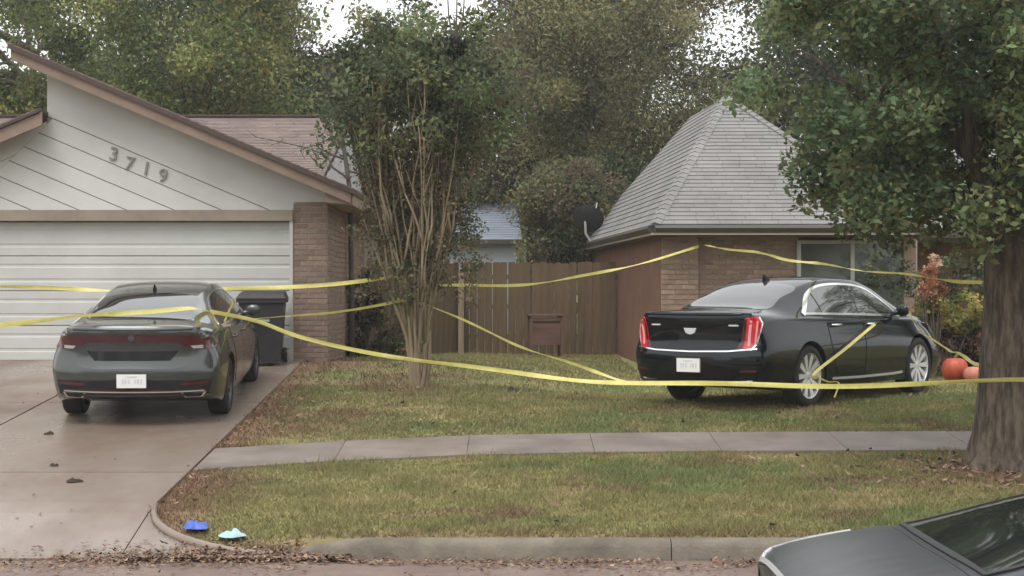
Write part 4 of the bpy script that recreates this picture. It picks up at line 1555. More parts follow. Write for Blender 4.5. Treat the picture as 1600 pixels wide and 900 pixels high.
for yy in (-.62, .42):
    MB().box(h.x - .012 + .03 * abs(yy), h.x + .03, yy, yy + .12, .955, .972).build('lettering_badge', 'alloy', c.root)
lip(c, 1.075, .72, 'paint_black')
fin(c, 1.72, 'gloss_black')
car_mirror(c, 3.42, 1.0, 'paint_black')
c.wheels('alloy', 10, .80)
c.patch('hood', catmull([(4.05, -.68), (4.12, 0), (4.05, .68), (4.6, .66), (4.92, .5), (4.98, 0), (4.92, -.5), (4.6, -.66)], 5), 'top', 'paint_black', .005)
c.patch('grille', [(-.45, .78), (.45, .78), (.36, .45), (-.36, .45)], 'front', 'chrome', .006)
for s in (-1, 1):
    c.patch('headlight', [(s * .48, .84), (s * .78, .88), (s * .80, .62), (s * .56, .62)][::s], 'front', 'lamp_clear', .008)

# ---- dark slate car at the near kerb, only its boot and rear window reach into the picture
PF = {k: (list(v) if isinstance(v, list) else v) for k, v in PC.items()}
PF.update(L=4.85, rear_axle=1.05, front_axle=3.78, wheel_r=.33, rim_r=.225, arch=.375, rear_bow=.035, round=.012,
          top=[(0, .965), (.04, 1.01), (.12, 1.04), (.4, 1.10), (.62, 1.14), (1.0, 1.25), (1.45, 1.37), (1.85, 1.435), (2.3, 1.45), (2.75, 1.43), (3.05, 1.365), (3.45, 1.19), (3.8, 1.02), (4.1, .97), (4.5, .88), (4.75, .76), (4.85, .62)],
          belt=[(0, .93), (.12, .955), (.5, 1.02), (1.2, 1.02), (2.4, .96), (3.8, .9), (4.4, .8), (4.85, .55)],
          wbelt=[(0, .835), (.4, .84), (1.1, .84), (2.4, .84), (3.6, .83), (4.3, .77), (4.85, .62)],
          wmax=[(0, .875), (.3, .89), (1.1, .905), (2.4, .905), (3.8, .905), (4.5, .86), (4.85, .72)],
          wrail=[(0, .79), (.5, .72), (1.0, .62), (1.5, .575), (2.3, .57), (3.0, .59), (3.45, .65), (3.8, .69), (4.4, .62), (4.85, .45)],
          sill=[(0, .30), (.3, .25), (.9, .19), (3.9, .18), (4.6, .2), (4.85, .27)])
car3 = Car('parked_sedan', PF, 'paint_slate', 'slate grey saloon at the near kerb, its boot and rear window cut by the frame', loc=(0.93 + 1.05, 6.18, 0.0), heading=(1, 0.0), pitch=0.0)
c = car3
g3 = [(.60, -.60), (.585, -.3), (.58, 0), (.585, .3), (.60, .60), (.95, .575), (1.40, .52), (1.43, .3), (1.44, 0), (1.43, -.3), (1.40, -.52), (.95, -.575)]
c.patch('rear_window', g3, 'top', 'car_glass', .004, .05)
c.strip('window_seal', g3, .028, 'top', 'black_trim', .007, closed=True)
c.strip('boot_edge_highlight', [(.42, .705), (.25, .712), (.11, .708), (.075, .69), (.06, .64), (.055, .3), (.052, 0), (.055, -.3), (.06, -.64)], .012, 'top', 'alloy', .012)  # pale strip painted in for the highlight along the lid edge
c.patch('boot_lid', [(.06, -.70), (.055, 0), (.06, .70), (.3, .715), (.55, .68), (.53, 0), (.55, -.68), (.3, -.715)], 'top', 'paint_slate', .006, .05)
c.patch('shut_line', [(.05, -.712), (.045, 0), (.05, .712), (.3, .727), (.56, .692), (.54, 0), (.56, -.692), (.3, -.727)], 'top', 'under', .0015, .05)
c.patch('windscreen', catmull([(3.05, -.5), (3.02, 0), (3.05, .5), (3.45, .57), (3.74, .61), (3.8, 0), (3.74, -.61), (3.45, -.57)], 6), 'top', 'car_glass', .004)
dl3 = catmull([(1.25, 1.005), (2.4, .98), (3.3, .95), (3.36, .96), (2.95, 1.22), (2.6, 1.325), (2.2, 1.345), (1.75, 1.31), (1.3, 1.10)], 5)
split_glass(c, dl3, (1.1, 2.3, 3.5), 'black_trim', .016)
side_doors(c, [(1.5, .96), (1.52, .62), (1.66, .32), (2.28, .32), (2.28, .94)], [(2.31, .94), (2.31, .32), (3.3, .32), (3.36, .6), (3.3, .91)], ((1.68, .85, 'paint_slate'), (2.48, .84, 'paint_slate')), 'paint_slate')
for s in (-1, 1):
    c.patch('tail_light', [(s * .5, .86), (s * .82, .87), (s * .82, .72), (s * .55, .71)][::s], 'rear', 'lamp_red', .008)
h = c.hit('rear', 0, .55)
MB().box(h.x - .028, h.x - .008, -.155, .155, .48, .635).build('license_plate', 'plate', c.root)
car_mirror(c, 3.15, .93, 'paint_slate')
c.wheels('alloy_dark', 7, .78)

# ------------------------------------------------------------------ trees and plants
def rand_dirs(n):
    v = RNG.normal(size=(n, 3))
    return v / np.linalg.norm(v, axis=1, keepdims=True)


def leaf_quads(c, size, col, name, parent, m='leaf', aspect=0.5, droop=0.0, flat=0.0):
    """c (N,3) centres, size (N,), col (N,3): one folded rhombic leaf each"""
    n = len(c)
    a = rand_dirs(n)
    a[:, 2] = a[:, 2] * (1 - flat) - droop
    a /= np.linalg.norm(a, axis=1, keepdims=True)
    b = np.cross(a, rand_dirs(n))
    b /= np.linalg.norm(b, axis=1, keepdims=True) + 1e-9
    nn = np.cross(a, b)
    s = size[:, None]
    v = np.stack([c - a * s * .5, c + b * s * aspect * .5 + nn * s * .08, c + a * s * .5, c - b * s * aspect * .5 + nn * s * .08], 1).reshape(-1, 3)
    f = np.arange(4 * n).reshape(-1, 4)
    return np_mesh(name, v, f, m, parent, np.repeat(col, 4, axis=0))


def clump_leaves(cl, rad, n_each, leaf, cols, jit=0.25, squash=0.75, cshift=0.3):
    """leaves spread in balls round clump centres; every clump has its own tint"""
    cl = np.asarray(cl)
    k = len(cl)
    rad = np.broadcast_to(np.asarray(rad, float), (k,))
    idx = np.repeat(np.arange(k), n_each)
    n = len(idx)
    r = RNG.random(n)**0.45
    off = rand_dirs(n) * r[:, None] * rad[idx][:, None]
    off[:, 2] *= squash
    c = cl[idx] + off
    cols = np.asarray(cols)
    ci = RNG.integers(0, len(cols), k)
    base = cols[ci] * (1 + cshift * RNG.normal(size=(k, 1)).clip(-1.6, 1.6))
    col = base[idx] * (1 + jit * RNG.normal(size=(n, 1)).clip(-2, 2))
    col[:, 0] *= 1 + 0.12 * RNG.normal(size=n).clip(-2, 2)
    return c, leaf * (0.6 + 0.8 * RNG.random(n)), np.clip(col, 0.008, 0.6)


def curve_pts(a, b, bend, n=5):
    a, b = Vector(a), Vector(b)
    mid = (a + b) / 2 + Vector(bend)
    return [a * (1 - t)**2 + mid * 2 * t * (1 - t) + b * t * t for t in [k / n for k in range(n + 1)]]


def big_tree(name, label, base, clumps, rad, n_each, leaf, cols, trunk_r, fork_z, n_limb, group=None, bark='bark_far', cat='tree', lean=(0, 0), droop=0.0, aspect=0.5, squash=.75):
    root = tag(empty(name, base), label, cat, group)
    bz = Vector(base)
    loc = [np.array(q_) - np.array(base) for q_ in clumps]
    c, s, col = clump_leaves(loc, rad, n_each, leaf, cols, squash=squash)
    leaf_quads(c, s, col, 'crown', root, droop=droop, aspect=aspect)
    m = MB()
    fork = Vector((lean[0], lean[1], fork_z))
    m.tube([Vector((0, 0, -0.15)), Vector((lean[0] * .2, lean[1] * .2, fork_z * .12)), Vector((lean[0] * .5, lean[1] * .5, fork_z * .5)), fork], [trunk_r * 1.5, trunk_r * 1.08, trunk_r * .95, trunk_r * .85], 12)
    order = list(range(len(loc)))
    random.shuffle(order)
    top = max(q_[2] for q_ in loc)
    for i in order[:n_limb]:
        t = Vector(loc[i])
        st = fork + Vector((0, 0, random.uniform(-.1, .1) * fork_z)) if random.random() < .6 else fork.lerp(Vector((lean[0], lean[1], top)), random.random() * .4)
        ln = (t - st).length
        r0 = trunk_r * random.uniform(.28, .5)
        m.tube(curve_pts(st, t, (0, 0, .12 * ln)), [r0 * (1 - .85 * k / 5) for k in range(6)], 7)
        for q_ in range(2):
            u_ = Vector(loc[i]) + Vector(rand_dirs(1)[0]) * (rad if np.isscalar(rad) else rad[i]) * .9
            p0 = st.lerp(t, random.uniform(.45, .8)) + Vector((0, 0, .08 * ln))
            m.tube(curve_pts(p0, u_, (0, 0, .1)), [r0 * .4 * (1 - .8 * k / 5) for k in range(6)], 5)
    m.build('trunk', bark, root, smooth='all')
    return root


def crown_spots(cx, cy, cz, rx, ry, rz, n, shell=0.55, holes=()):
    """clump centres in an ellipsoid, fewer in the middle; holes: (u, v, r) pixel discs of the photograph where sky shows between the clumps"""
    out = []
    while len(out) < n:
        d = rand_dirs(1)[0]
        r = shell + (1 - shell) * random.random()
        p = (cx + d[0] * rx * r, cy + d[1] * ry * r, cz + d[2] * rz * r)
        if p[2] < 1.2:
            continue
        u, v = 800 + F * p[0] / p[1], 450 - F * (p[2] - CAM_Z) / p[1]
        if v < -60 or any((u - a)**2 + (v - b)**2 < r_ * r_ for a, b, r_ in holes):
            continue
        out.append(p)
    return out


GREEN_L = [(.165, .198, .068), (.205, .220, .076), (.132, .166, .062), (.230, .225, .080)]
OLIVE = [(.205, .200, .096), (.232, .222, .104), (.170, .168, .082), (.188, .176, .094)]
DARKG = [(.095, .115, .060), (.118, .135, .068), (.078, .094, .052)]
BROWN = [(.130, .100, .066), (.105, .086, .058), (.135, .118, .070)]
SKYHOLES = ((535, -5, 96), (730, 10, 76), (1152, 55, 50), (690, -10, 60), (312, 62, 26), (600, -30, 80))
tg = 'trees behind the houses'


def bg_tree(u, y, v_c, rw, rh, n, n_each, leaf, cols, label, rad=1.0, tr=.22, name='tree', limbs=10, depth=None, droop=0.0, aspect=.5, z_fork=None):
    k = F / y
    cx = (u - 800) / k
    cz = CAM_Z - (v_c - 450) / k
    rx, rz = rw / k, rh / k
    gzv = gz(cx, y)
    leaf, n_each = leaf * .62, int(n_each * 2.1)
    cl = crown_spots(cx, y, cz, rx, depth or rx * .8, rz, n, holes=SKYHOLES)
    rad = rad * RNG.uniform(.55, 1.35, len(cl))
    return big_tree(name, label, (cx, y, gzv), cl, rad, n_each, leaf, cols, tr, (z_fork or max(1.5, cz - rz * .6 - gzv)), limbs, tg, droop=droop, aspect=aspect)


bg_tree(60, 46, 20, 330, 230, 120, 330, .21, GREEN_L, 'broad yellow green tree rising above the garage gable at the left edge', rad=1.15, tr=.3, name='broadleaf_tree')
bg_tree(300, 40, 90, 190, 190, 70, 300, .18, GREEN_L + DARKG[:1], 'green tree behind the garage ridge with a bright gap in it', rad=.95, tr=.22, name='broadleaf_tree')
bg_tree(445, 52, 60, 120, 230, 60, 330, .22, DARKG + BROWN[:1], 'dark slim tree between the garage ridge and the crape myrtle', rad=1.1, tr=.25, name='conifer_tree')
bg_tree(655, 58, 60, 150, 150, 45, 260, .22, DARKG, 'tall dark tree with bare upright trunks behind the crape myrtle top', rad=1.15, tr=.2, name='pine_tree', limbs=14)
bg_tree(835, 46, 130, 170, 260, 105, 330, .20, OLIVE + BROWN, 'olive tree with long bare limbs standing behind the yard fence', rad=1.1, tr=.24, name='broadleaf_tree', limbs=16)
bg_tree(985, 42, 130, 190, 230, 115, 330, .19, OLIVE, 'large dusty olive tree leaning over the brick house roof', rad=1.05, tr=.3, name='broadleaf_tree', limbs=14, droop=.3, aspect=.35)
bg_tree(1320, 48, 60, 190, 260, 70, 280, .24, DARKG + OLIVE[:1], 'dark green tree behind the brick house and the street tree crown', rad=1.2, tr=.3, name='broadleaf_tree')
bg_tree(1560, 44, 100, 160, 260, 60, 280, .24, DARKG, 'dark green tree at the right edge beyond the brick house', rad=1.2, tr=.3, name='broadleaf_tree')
bg_tree(880, 36.5, 325, 62, 95, 26, 300, .13, BROWN + OLIVE[:2] + DARKG[:1], 'low brownish shrubby tree just behind the board fence', rad=.6, tr=.13, name='broadleaf_tree', limbs=18, z_fork=1.2)
bg_tree(940, 40, 330, 70, 80, 22, 300, .14, DARKG + OLIVE[:1], 'dark green bush between the board fence and the hipped roof', rad=.7, tr=.1, name='bush', limbs=8, z_fork=1.0)
bg_tree(635, 37, 330, 85, 85, 28, 260, .13, DARKG + BROWN, 'dark bush screen behind the crape myrtle stems', rad=.62, tr=.1, name='bush', limbs=10, z_fork=1.0)
bg_tree(2060, 26, 120, 260, 330, 60, 130, .16, GREEN_L + DARKG, 'green tree beyond the right frame edge, mirrored in the saloon side windows', rad=.8, tr=.22, name='broadleaf_tree')
# far woodland that closes the view along the horizon
wx = np.concatenate([RNG.uniform(-75, 75, 230), RNG.uniform(-30, 30, 60)])
wy = np.concatenate([RNG.uniform(75, 95, 230), RNG.uniform(62, 70, 60)])
wz = np.concatenate([RNG.uniform(1.0, 6.5, 230), RNG.uniform(1.0, 6.0, 60)])
cw, sw, cwc = clump_leaves(np.stack([wx, wy, wz], 1), 2.6, 200, .55, DARKG + OLIVE, squash=.8)
u_, v_ = 800 + F * cw[:, 0] / cw[:, 1], 450 - F * (cw[:, 2] - CAM_Z) / cw[:, 1]
ok = np.ones(len(cw), bool)
for a, b, r_ in SKYHOLES:
    ok &= (u_ - a)**2 + (v_ - b)**2 > r_ * r_
wood = leaf_quads(cw[ok], sw[ok], cwc[ok], 'far_woodland', None)
tag(wood, 'far band of mixed dark green woodland behind everything', 'woodland', kind='stuff')

# woodland across the street behind the photographer, mirrored in the car panels and windows
bx_ = RNG.uniform(-45, 45, 150)
by_ = RNG.uniform(-34, -22, 150)
bz_ = RNG.uniform(1.0, 8.5, 150)
cw, sw, cwc = clump_leaves(np.stack([bx_, by_, bz_], 1), 2.4, 130, .6, DARKG + OLIVE, squash=.8)
tag(leaf_quads(cw, sw, cwc, 'street_woodland', None), 'belt of trees across the street, mirrored in the car windows', 'woodland', kind='stuff')

# ---- squirrel nest, a dark ball of twigs high in the branches
np_ = at(711, 74, 21.2)
nest = tag(empty('twig_nest', np_), 'dark round twig nest high above the crape myrtle', 'nest')
c_, s_, col_ = clump_leaves([(0, 0, 0)], .15, 420, .055, [(.022, .024, .018)], squash=.95)
leaf_quads(c_, s_, col_, 'leaves', nest)
m = MB()
for k in range(40):
    d_ = Vector(rand_dirs(1)[0])
    e_ = Vector(rand_dirs(1)[0])
    m.tube([d_ * .10 - e_ * .06, d_ * .12 + e_ * .06], .005, 4)
m.build('twigs', 'nest', nest)
m = MB()
for dx in (-.08, 0.02, .1):
    m.tube([Vector((dx * .3, 0, .08)), Vector((dx, .02, .4)), Vector((dx * 1.3, .03, .9))], [.014, .01, .005], 6)
m.tube([Vector((-.25, .5, -1.5)), Vector((-.06, .3, -.8)), Vector((0, .02, -.08))], [.02, .017, .013], 8)
m.build('branch', 'bark_far', nest)

# ---- crape myrtle: a vase of many stems from one foot
mx, my = -1.21, 21.9
mroot = tag(empty('crape_myrtle', (mx, my, gz(mx, my))), 'vase shaped multi-stemmed crape myrtle on the lawn between the cars', 'tree')
mz = gz(mx, my)
stems = MB()
shoots = MB()
tips, mids = [], []
nst = 11
for k in range(nst):
    a = 2 * PI * k / nst + random.uniform(-.2, .2)
    r0 = .02 + .085 * random.random()
    b0 = Vector((math.cos(a) * r0, math.sin(a) * r0, -.1))
    sp = random.uniform(.18, .46)
    p1 = Vector((math.cos(a) * (r0 + .06), math.sin(a) * (r0 + .05), .5))
    p2 = Vector((math.cos(a) * sp * .75, math.sin(a) * sp * .75, 1.15 + random.uniform(-.1, .15)))
    p3 = Vector((math.cos(a) * sp * 1.5, math.sin(a) * sp * 1.4, 1.95 + random.uniform(-.15, .2)))
    rr = random.uniform(.03, .05)
    pts = catmull([tuple(b0), tuple(p1), tuple(p2), tuple(p3)], 4, closed=False)
    pts = [Vector(p) + Vector((random.uniform(-.012, .012), random.uniform(-.012, .012), 0)) for p in pts]
    stems.tube(pts, [max(.007, rr * 1.15 * (1 - .92 * i / (len(pts) - 1))) for i in range(len(pts))], 7)
    for q_ in range(6):
        st = Vector(pts[random.randrange(4, len(pts))])
        hgt = random.uniform(3.05, 3.95)
        aa = a + random.uniform(-.9, .9)
        rad_ = random.uniform(.35, 1.0)
        e_ = Vector((math.cos(aa) * rad_ * .95, math.sin(aa) * rad_ * .8, hgt))
        cp = curve_pts(st, e_, (math.cos(aa) * .05 + random.gauss(0, .09), math.sin(aa) * .05 + random.gauss(0, .09), -.12), 6)
        cp = [p + Vector((random.gauss(0, .014), random.gauss(0, .014), 0)) if 0 < i < 6 else p for i, p in enumerate(cp)]
        rs_ = random.uniform(.010, .021)
        shoots.tube(cp, [rs_ * (1 - .7 * i / 6) for i in range(7)], 5)
        tips.append(e_)
        mids += [cp[4], cp[5]]
        for w_ in range(3):
            p0 = cp[random.randrange(2, 6)]
            e2 = p0 + Vector((random.uniform(-.2, .2), random.uniform(-.2, .2), random.uniform(.25, .6)))
            shoots.tube([p0, p0.lerp(e2, .5) + Vector((0, 0, -.02)), e2], [.009, .007, .004], 4)
            mids.append(e2)
stems.build('trunk', 'myrtle', mroot, smooth='all')
shoots.build('shoots', 'myrtle', mroot, smooth='all')
top = []
for e_ in tips:
    for q_ in range(4):
        top.append((e_.x * 1.15 + random.gauss(0, .24), e_.y + random.gauss(0, .26), e_.z + random.uniform(-.45, 1.0)))
c1, s1, k1 = clump_leaves(top, .26, 62, .075, DARKG + GREEN_L[2:3] + OLIVE[2:3])
c2, s2, k2 = clump_leaves([tuple(p) for p in mids], .17, 26, .055, BROWN + OLIVE[2:4] + [(.085, .08, .035)])
low = [(math.cos(t) * r_, math.sin(t) * r_ * .7, z_) for t, r_, z_ in zip(RNG.uniform(0, 6.28, 360), RNG.uniform(.1, .85, 360), RNG.uniform(1.1, 3.2, 360))]
c3, s3, k3 = clump_leaves(low, .17, 24, .055, BROWN + [(.13, .13, .06), (.11, .115, .055)])
leaf_quads(np.concatenate([c1, c2, c3]), np.concatenate([s1, s2, s3]), np.concatenate([k1, k2, k3]), 'crown', mroot)

# ---- bare sapling by the garage corner
sb = at(547, 300, 27.2)
sroot = tag(empty('bare_sapling', (sb.x, 27.2, gz(sb.x, 27.2))), 'bare dark sapling with thin side twigs before the garage ridge', 'tree')
m = MB()
O = Vector((sb.x, 27.2, gz(sb.x, 27.2)))
w_ = lambda u, v: at(u, v, 27.2) - O
m.tube([Vector((0.03, 0, -.1)), w_(549, 420), w_(547, 300), w_(538, 235), w_(530, 185), w_(527, 150)], [.05, .045, .038, .034, .026, .012], 7)
for pl_ in ([(545, 280), (520, 262), (512, 245), (485, 232), (440, 222), (400, 214)], [(541, 250), (515, 240), (490, 226), (470, 236)], [(536, 222), (518, 216), (498, 224)], [(546, 268), (566, 272), (580, 300)], [(538, 238), (556, 250), (572, 268), (578, 290)], [(512, 245), (500, 262), (492, 252)], [(533, 205), (520, 190), (505, 186)]):
    ps = [w_(*q_) + Vector((0, random.uniform(-.06, .06), 0)) for q_ in pl_]
    m.tube(ps, [.022 * (1 - .75 * i / (len(ps) - 1)) for i in range(len(ps))], 5)
    for q_ in range(7):
        p0 = random.choice(ps)
        e2 = p0 + Vector((random.uniform(-.2, .12), random.uniform(-.1, .1), random.uniform(-.14, .2)))
        m.tube([p0, e2], [.008, .003], 4)
m.build('trunk', 'twig', sroot, smooth='all')
c_, s_, col_ = clump_leaves([tuple(w_(a, b)) for a, b in ((490, 230), (500, 240), (470, 228), (527, 160), (520, 185), (560, 262))], .14, 16, .045, DARKG)
leaf_quads(c_, s_, col_, 'crown', sroot)

# ---- street tree at the right edge
tx, ty = 4.66, 16.2
troot = tag(empty('street_tree', (tx, ty, gz(tx, ty))), 'thick trunked green street tree at the right edge by the sidewalk', 'tree')
m = MB()
ring_n = 64
levels = [(-.12, .44), (.03, .395), (.12, .36), (.3, .33), (.7, .312), (1.2, .30), (1.7, .30), (2.05, .32), (2.35, .30)]
lv_z = list(np.linspace(-.12, 2.35, 42))
levels = [(z_, float(np.interp(z_, [q_[0] for q_ in levels], [q_[1] for q_ in levels]))) for z_ in lv_z]
for (z_, r_) in levels:
    for k in range(ring_n):
        a = 2 * PI * k / ring_n
        fl = 1 + (.22 * math.cos(5 * a + .6) + .1 * math.cos(3 * a)) * max(0, .5 - z_) * 1.2 + .03 * math.cos(7 * a + z_)
        fl += .2 * (float(fbm(np.array(math.cos(a) * 8 + 20), np.array(math.sin(a) * 8 + 20 + z_ * 1.3))) - .5) + .05 * (float(vnoise(np.array(k * .9 + 100), np.array(z_ * 5.0))) - .5)
        m.v.append((math.cos(a) * r_ * fl + .05 * z_, math.sin(a) * r_ * fl, z_))
for i in range(len(levels) - 1):
    for k in range(ring_n):
        a, b = i * ring_n + k, i * ring_n + (k + 1) % ring_n
        m.f.append((a, b, b + ring_n, a + ring_n))
for (dx, dy, z0, ex_, ey_, ez, r_) in ((-.1, 0, 1.9, -.75, .2, 4.6, .15), (.05, .05, 2.0, .15, .1, 5.6, .19), (.1, -.05, 1.9, .95, -.2, 4.9, .14), (-.05, -.05, 2.0, -.35, -.7, 4.8, .13), (0, .1, 2.1, .2, .9, 5.0, .13), (-.12, .05, 2.2, -1.7, -.1, 3.7, .085), (-.1, -.05, 2.4, -1.5, .5, 4.7, .08)):
    cp = curve_pts((dx + .1, dy, z0), (ex_, ey_, ez), (ex_ * .12, ey_ * .1, .25), 7)
    m.tube(cp, [r_ * (1 - .7 * i / 7) for i in range(8)], 9)
    for q_ in range(7):
        p0 = cp[random.randrange(3, 8)]
        e2 = p0 + Vector((random.uniform(-1.0, .8), random.uniform(-.8, .8), random.uniform(-.3, .9)))
        m.tube(curve_pts(p0, e2, (0, 0, .1), 4), [r_ * .26 * (1 - .8 * i / 4) for i in range(5)], 5)
m.build('trunk', 'bark', troot, smooth='all')
cl = []
tz0 = gz(tx, ty)
while len(cl) < 480:
    d_ = rand_dirs(1)[0]
    r_ = .35 + .65 * random.random()
    if len(cl) < 170:
        p = np.array([d_[0] * 2.75 * r_, d_[1] * 2.3 * r_, 4.75 + d_[2] * 2.7 * r_])
    else:                                               # the low skirt that hangs over the verge
        hz_ = random.uniform(1.75, 4.6)
        wd_ = np.interp(hz_, [1.75, 2.6, 4.6], [1.5, 2.2, 2.75])
        aa = random.uniform(0, 2 * PI)
        rr_ = wd_ * math.sqrt(random.uniform(.12, 1))
        p = np.array([math.cos(aa) * rr_, math.sin(aa) * rr_ * .75, hz_])
    w = p + np.array([tx, ty, tz0])
    u, v = 800 + F * w[0] / w[1], 450 - F * (w[2] - CAM_Z) / w[1]
    # lower outline of the crown as it hangs: high at the left, down to the fork at the right
    lim = np.interp(u, [1150, 1180, 1260, 1340, 1420, 1500, 1600], [150, 215, 285, 335, 342, 350, 360])
    if v > lim or u < (1192 if v < 100 else 1172) + max(0, -v) * .35:
        continue
    if any((u - a)**2 + (v - b)**2 < q_ * q_ for a, b, q_ in ((1255, 105, 48), (1310, 122, 42), (1390, 128, 34), (1485, 45, 44), (1540, 60, 40), (1470, 95, 32), (1152, 60, 64))) and random.random() < .93:
        continue
    if 1478 < u < 1572 and 70 < v < 330 and p[1] < .15 and random.random() < .6:
        continue                                        # the forked trunk shows on the street side
    cl.append(p)
cl = np.array(cl)
c1, s1, k1 = clump_leaves(cl, RNG.uniform(.2, .42, len(cl)), 190, .075, [(.140, .188, .092), (.122, .170, .086), (.172, .214, .102), (.110, .152, .082), (.165, .190, .09)], squash=.8, cshift=.16)
tw = [(p[0] + random.gauss(0, .1), p[1], p[2] - .3) for p in cl if p[2] < 3.2]
c2, s2, k2 = clump_leaves(tw, .2, 22, .085, [(.12, .135, .06), (.14, .145, .065)]) if tw else (c1[:0], s1[:0], k1[:0])
leaf_quads(np.concatenate([c1, c2]), np.concatenate([s1, s2]), np.concatenate([k1, k2]), 'crown', troot, aspect=.55, flat=.3)


# ---- shrubs in the bed before the brick house
def shrub(name, label, u, v0, v1, w, y, cols, leaf, n, cat='shrub', group=None, rad=.13):
    k = F / y
    x = (u - 800) / k
    z0 = gz(x, y)
    root = tag(empty(name, (x, y, z0)), label, cat, group)
    za, zb = CAM_Z - (v1 - 450) / k - z0, CAM_Z - (v0 - 450) / k - z0
    wr_ = w / k / 2
    pts = [(random.uniform(-1, 1) * wr_, random.uniform(-1, 1) * wr_ * .8, random.uniform(za, zb)) for _ in range(n)]
    pts = [p for p in pts if (p[0] / wr_)**2 + ((p[2] - (za + zb) / 2) / ((zb - za) / 2 + .01))**2 < 1.3]
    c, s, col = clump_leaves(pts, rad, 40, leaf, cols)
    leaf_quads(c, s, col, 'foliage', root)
    m = MB()
    for p in pts[:14]:
        m.tube(curve_pts((random.uniform(-.05, .05), random.uniform(-.05, .05), -.05), p, (p[0] * .2, p[1] * .2, 0), 4), [.014, .012, .01, .008, .004], 5)
    m.build('stems', 'twig', root)
    return root


shrub('flowering_shrub', 'pink flowered tall plant before the dark porch, left of the street tree', 1457, 400, 478, 44, 24.7, [(.56, .30, .21), (.48, .20, .13), (.36, .15, .09), (.10, .10, .05)], .055, 34, rad=.09)
shrub('leafy_shrub', 'yellow green leafy shrub below the pink flowers beside the trunk', 1482, 462, 515, 95, 25.0, [(.27, .24, .06), (.21, .20, .055), (.33, .28, .09), (.12, .13, .045)], .075, 46)
shrub('leafy_shrub', 'dark red brown shrub low behind the orange pumpkins', 1500, 505, 585, 85, 25.6, [(.06, .03, .022), (.045, .025, .02), (.085, .045, .03)], .07, 50)
shrub('leafy_shrub', 'dark green shrub under the front window behind the saloon hood', 1392, 398, 590, 100, 25.6, DARKG, .065, 90)
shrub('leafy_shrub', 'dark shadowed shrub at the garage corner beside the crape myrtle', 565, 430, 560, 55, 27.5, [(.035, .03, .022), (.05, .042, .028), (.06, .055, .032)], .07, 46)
shrub('leafy_shrub', 'brown green shrub behind the crape myrtle foot by the fence', 615, 470, 565, 70, 28.2, BROWN + DARKG[:1], .07, 40)
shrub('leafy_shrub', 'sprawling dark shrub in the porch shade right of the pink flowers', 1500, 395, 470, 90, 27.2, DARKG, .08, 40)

# ------------------------------------------------------------------ barrier tape
def tape(pts, label, width=.072, sag=0.0, twist=.5, name='barrier_tape', ph=0.0):
    """ribbon through world points (smooth), slightly twisting"""
    P_ = catmull([tuple(p) for p in pts], 26, closed=False)
    P_ = [Vector(p) for p in P_]
    n = len(P_)
    mb = MB()
    s = 0.0
    for i, p in enumerate(P_):
        if i:
            s += (p - P_[i - 1]).length
        t = (P_[min(i + 1, n - 1)] - P_[max(i - 1, 0)]).normalized()
        up = Vector((0, 0, 1)) - t * t.z
        up.normalize()
        sd_ = t.cross(up)
        a = ph + twist * 2.2 * (math.sin(s * .9 + ph * 3) + .6 * math.sin(s * 2.1 + 1.3 + ph) + .3 * math.sin(s * 5.3))
        w = (up * math.cos(a) + sd_ * math.sin(a)) * width * .36
        e_ = (sd_ * math.cos(a) - up * math.sin(a)) * width * .12 * math.sin(s * 3.1 + ph)
        p = p + Vector((0, 0, .012 * math.sin(s * 2.3 + ph * 5)))
        mb.v += [tuple(p + w), tuple(p + e_), tuple(p - w)]
    for i in range(n - 1):
        for k in range(2):
            mb.f.append((3 * i + k, 3 * i + k + 1, 3 * i + 4 + k, 3 * i + 3 + k))
    o = mb.build(name, 'tape', None, smooth='all', fix=False)
    return tag(o, label, 'tape', 'yellow barrier tapes')


my_f = my - .25
tape([at(-330, 440, 23.4), at(-60, 446, 23.4), at(150, 453, 23.3), at(370, 452, 23.0), at(490, 445, 22.5), at(630, 433, my)],
     'yellow tape running behind the grey sedan along the garage door', twist=.35)
h_ = car1.hit('right', 1.12, 1.20)
pil = car1.root.matrix_world @ (h_ + Vector((0, -.015, 0)))
tape([at(-300, 522, 17.6), at(0, 507, 17.9), at(120, 496, 18.2), at(230, 487, 18.6), at(300, 480, 18.95), pil],
     'yellow tape crossing in front of the grey sedan rear window', twist=.5, ph=.3)
tape([pil, at(400, 503, 19.6), at(480, 530, 19.4), at(650, 562, 19.0), at(850, 588, 18.1), at(1000, 598, 17.5), at(1230, 602, 16.7), at(1420, 600, 16.1), at(1522, 597, 15.86), at(1580, 595, 15.78), at(1640, 594, 15.9)],
     'long yellow tape sagging from the grey sedan to the street tree trunk', twist=.2, width=.066)
tape([at(392, 500, 22.55), at(470, 493, 22.3), at(530, 486, 22.1), at(640, 467, my)],
     'short yellow tape from the crape myrtle to the grey sedan front', width=.05, twist=.35, ph=.2)
tape([at(652, 447, my), at(760, 446, 23.0), at(860, 440, 24.0), at(965, 420, 25.1), at(1092, 386, 26.15)],
     'yellow tape rising from the crape myrtle to the brick house eave', width=.06, twist=.4)
tape([at(1100, 383, 26.15), at(1180, 395, 24.0), at(1260, 410, 21.8), at(1400, 428, 18.8), at(1535, 442, 16.3)],
     'yellow tape from the brick house eave to high on the street tree', width=.05, twist=.4, ph=.5)
tape([at(655, 472, my), at(740, 508, 21.2), at(820, 543, 20.2), at(905, 573, 19.0), at(988, 598, 17.55)],
     'yellow tape slanting from the crape myrtle down to the long front tape', width=.05, twist=.35)
dh = car2.root.matrix_world @ Vector((2.72, -.94, .92))
wl_ = car2.root.matrix_world @ Vector((1.17, -.965, .40))
mid = dh.lerp(wl_, .5) + Vector((0, -.02, -.02))
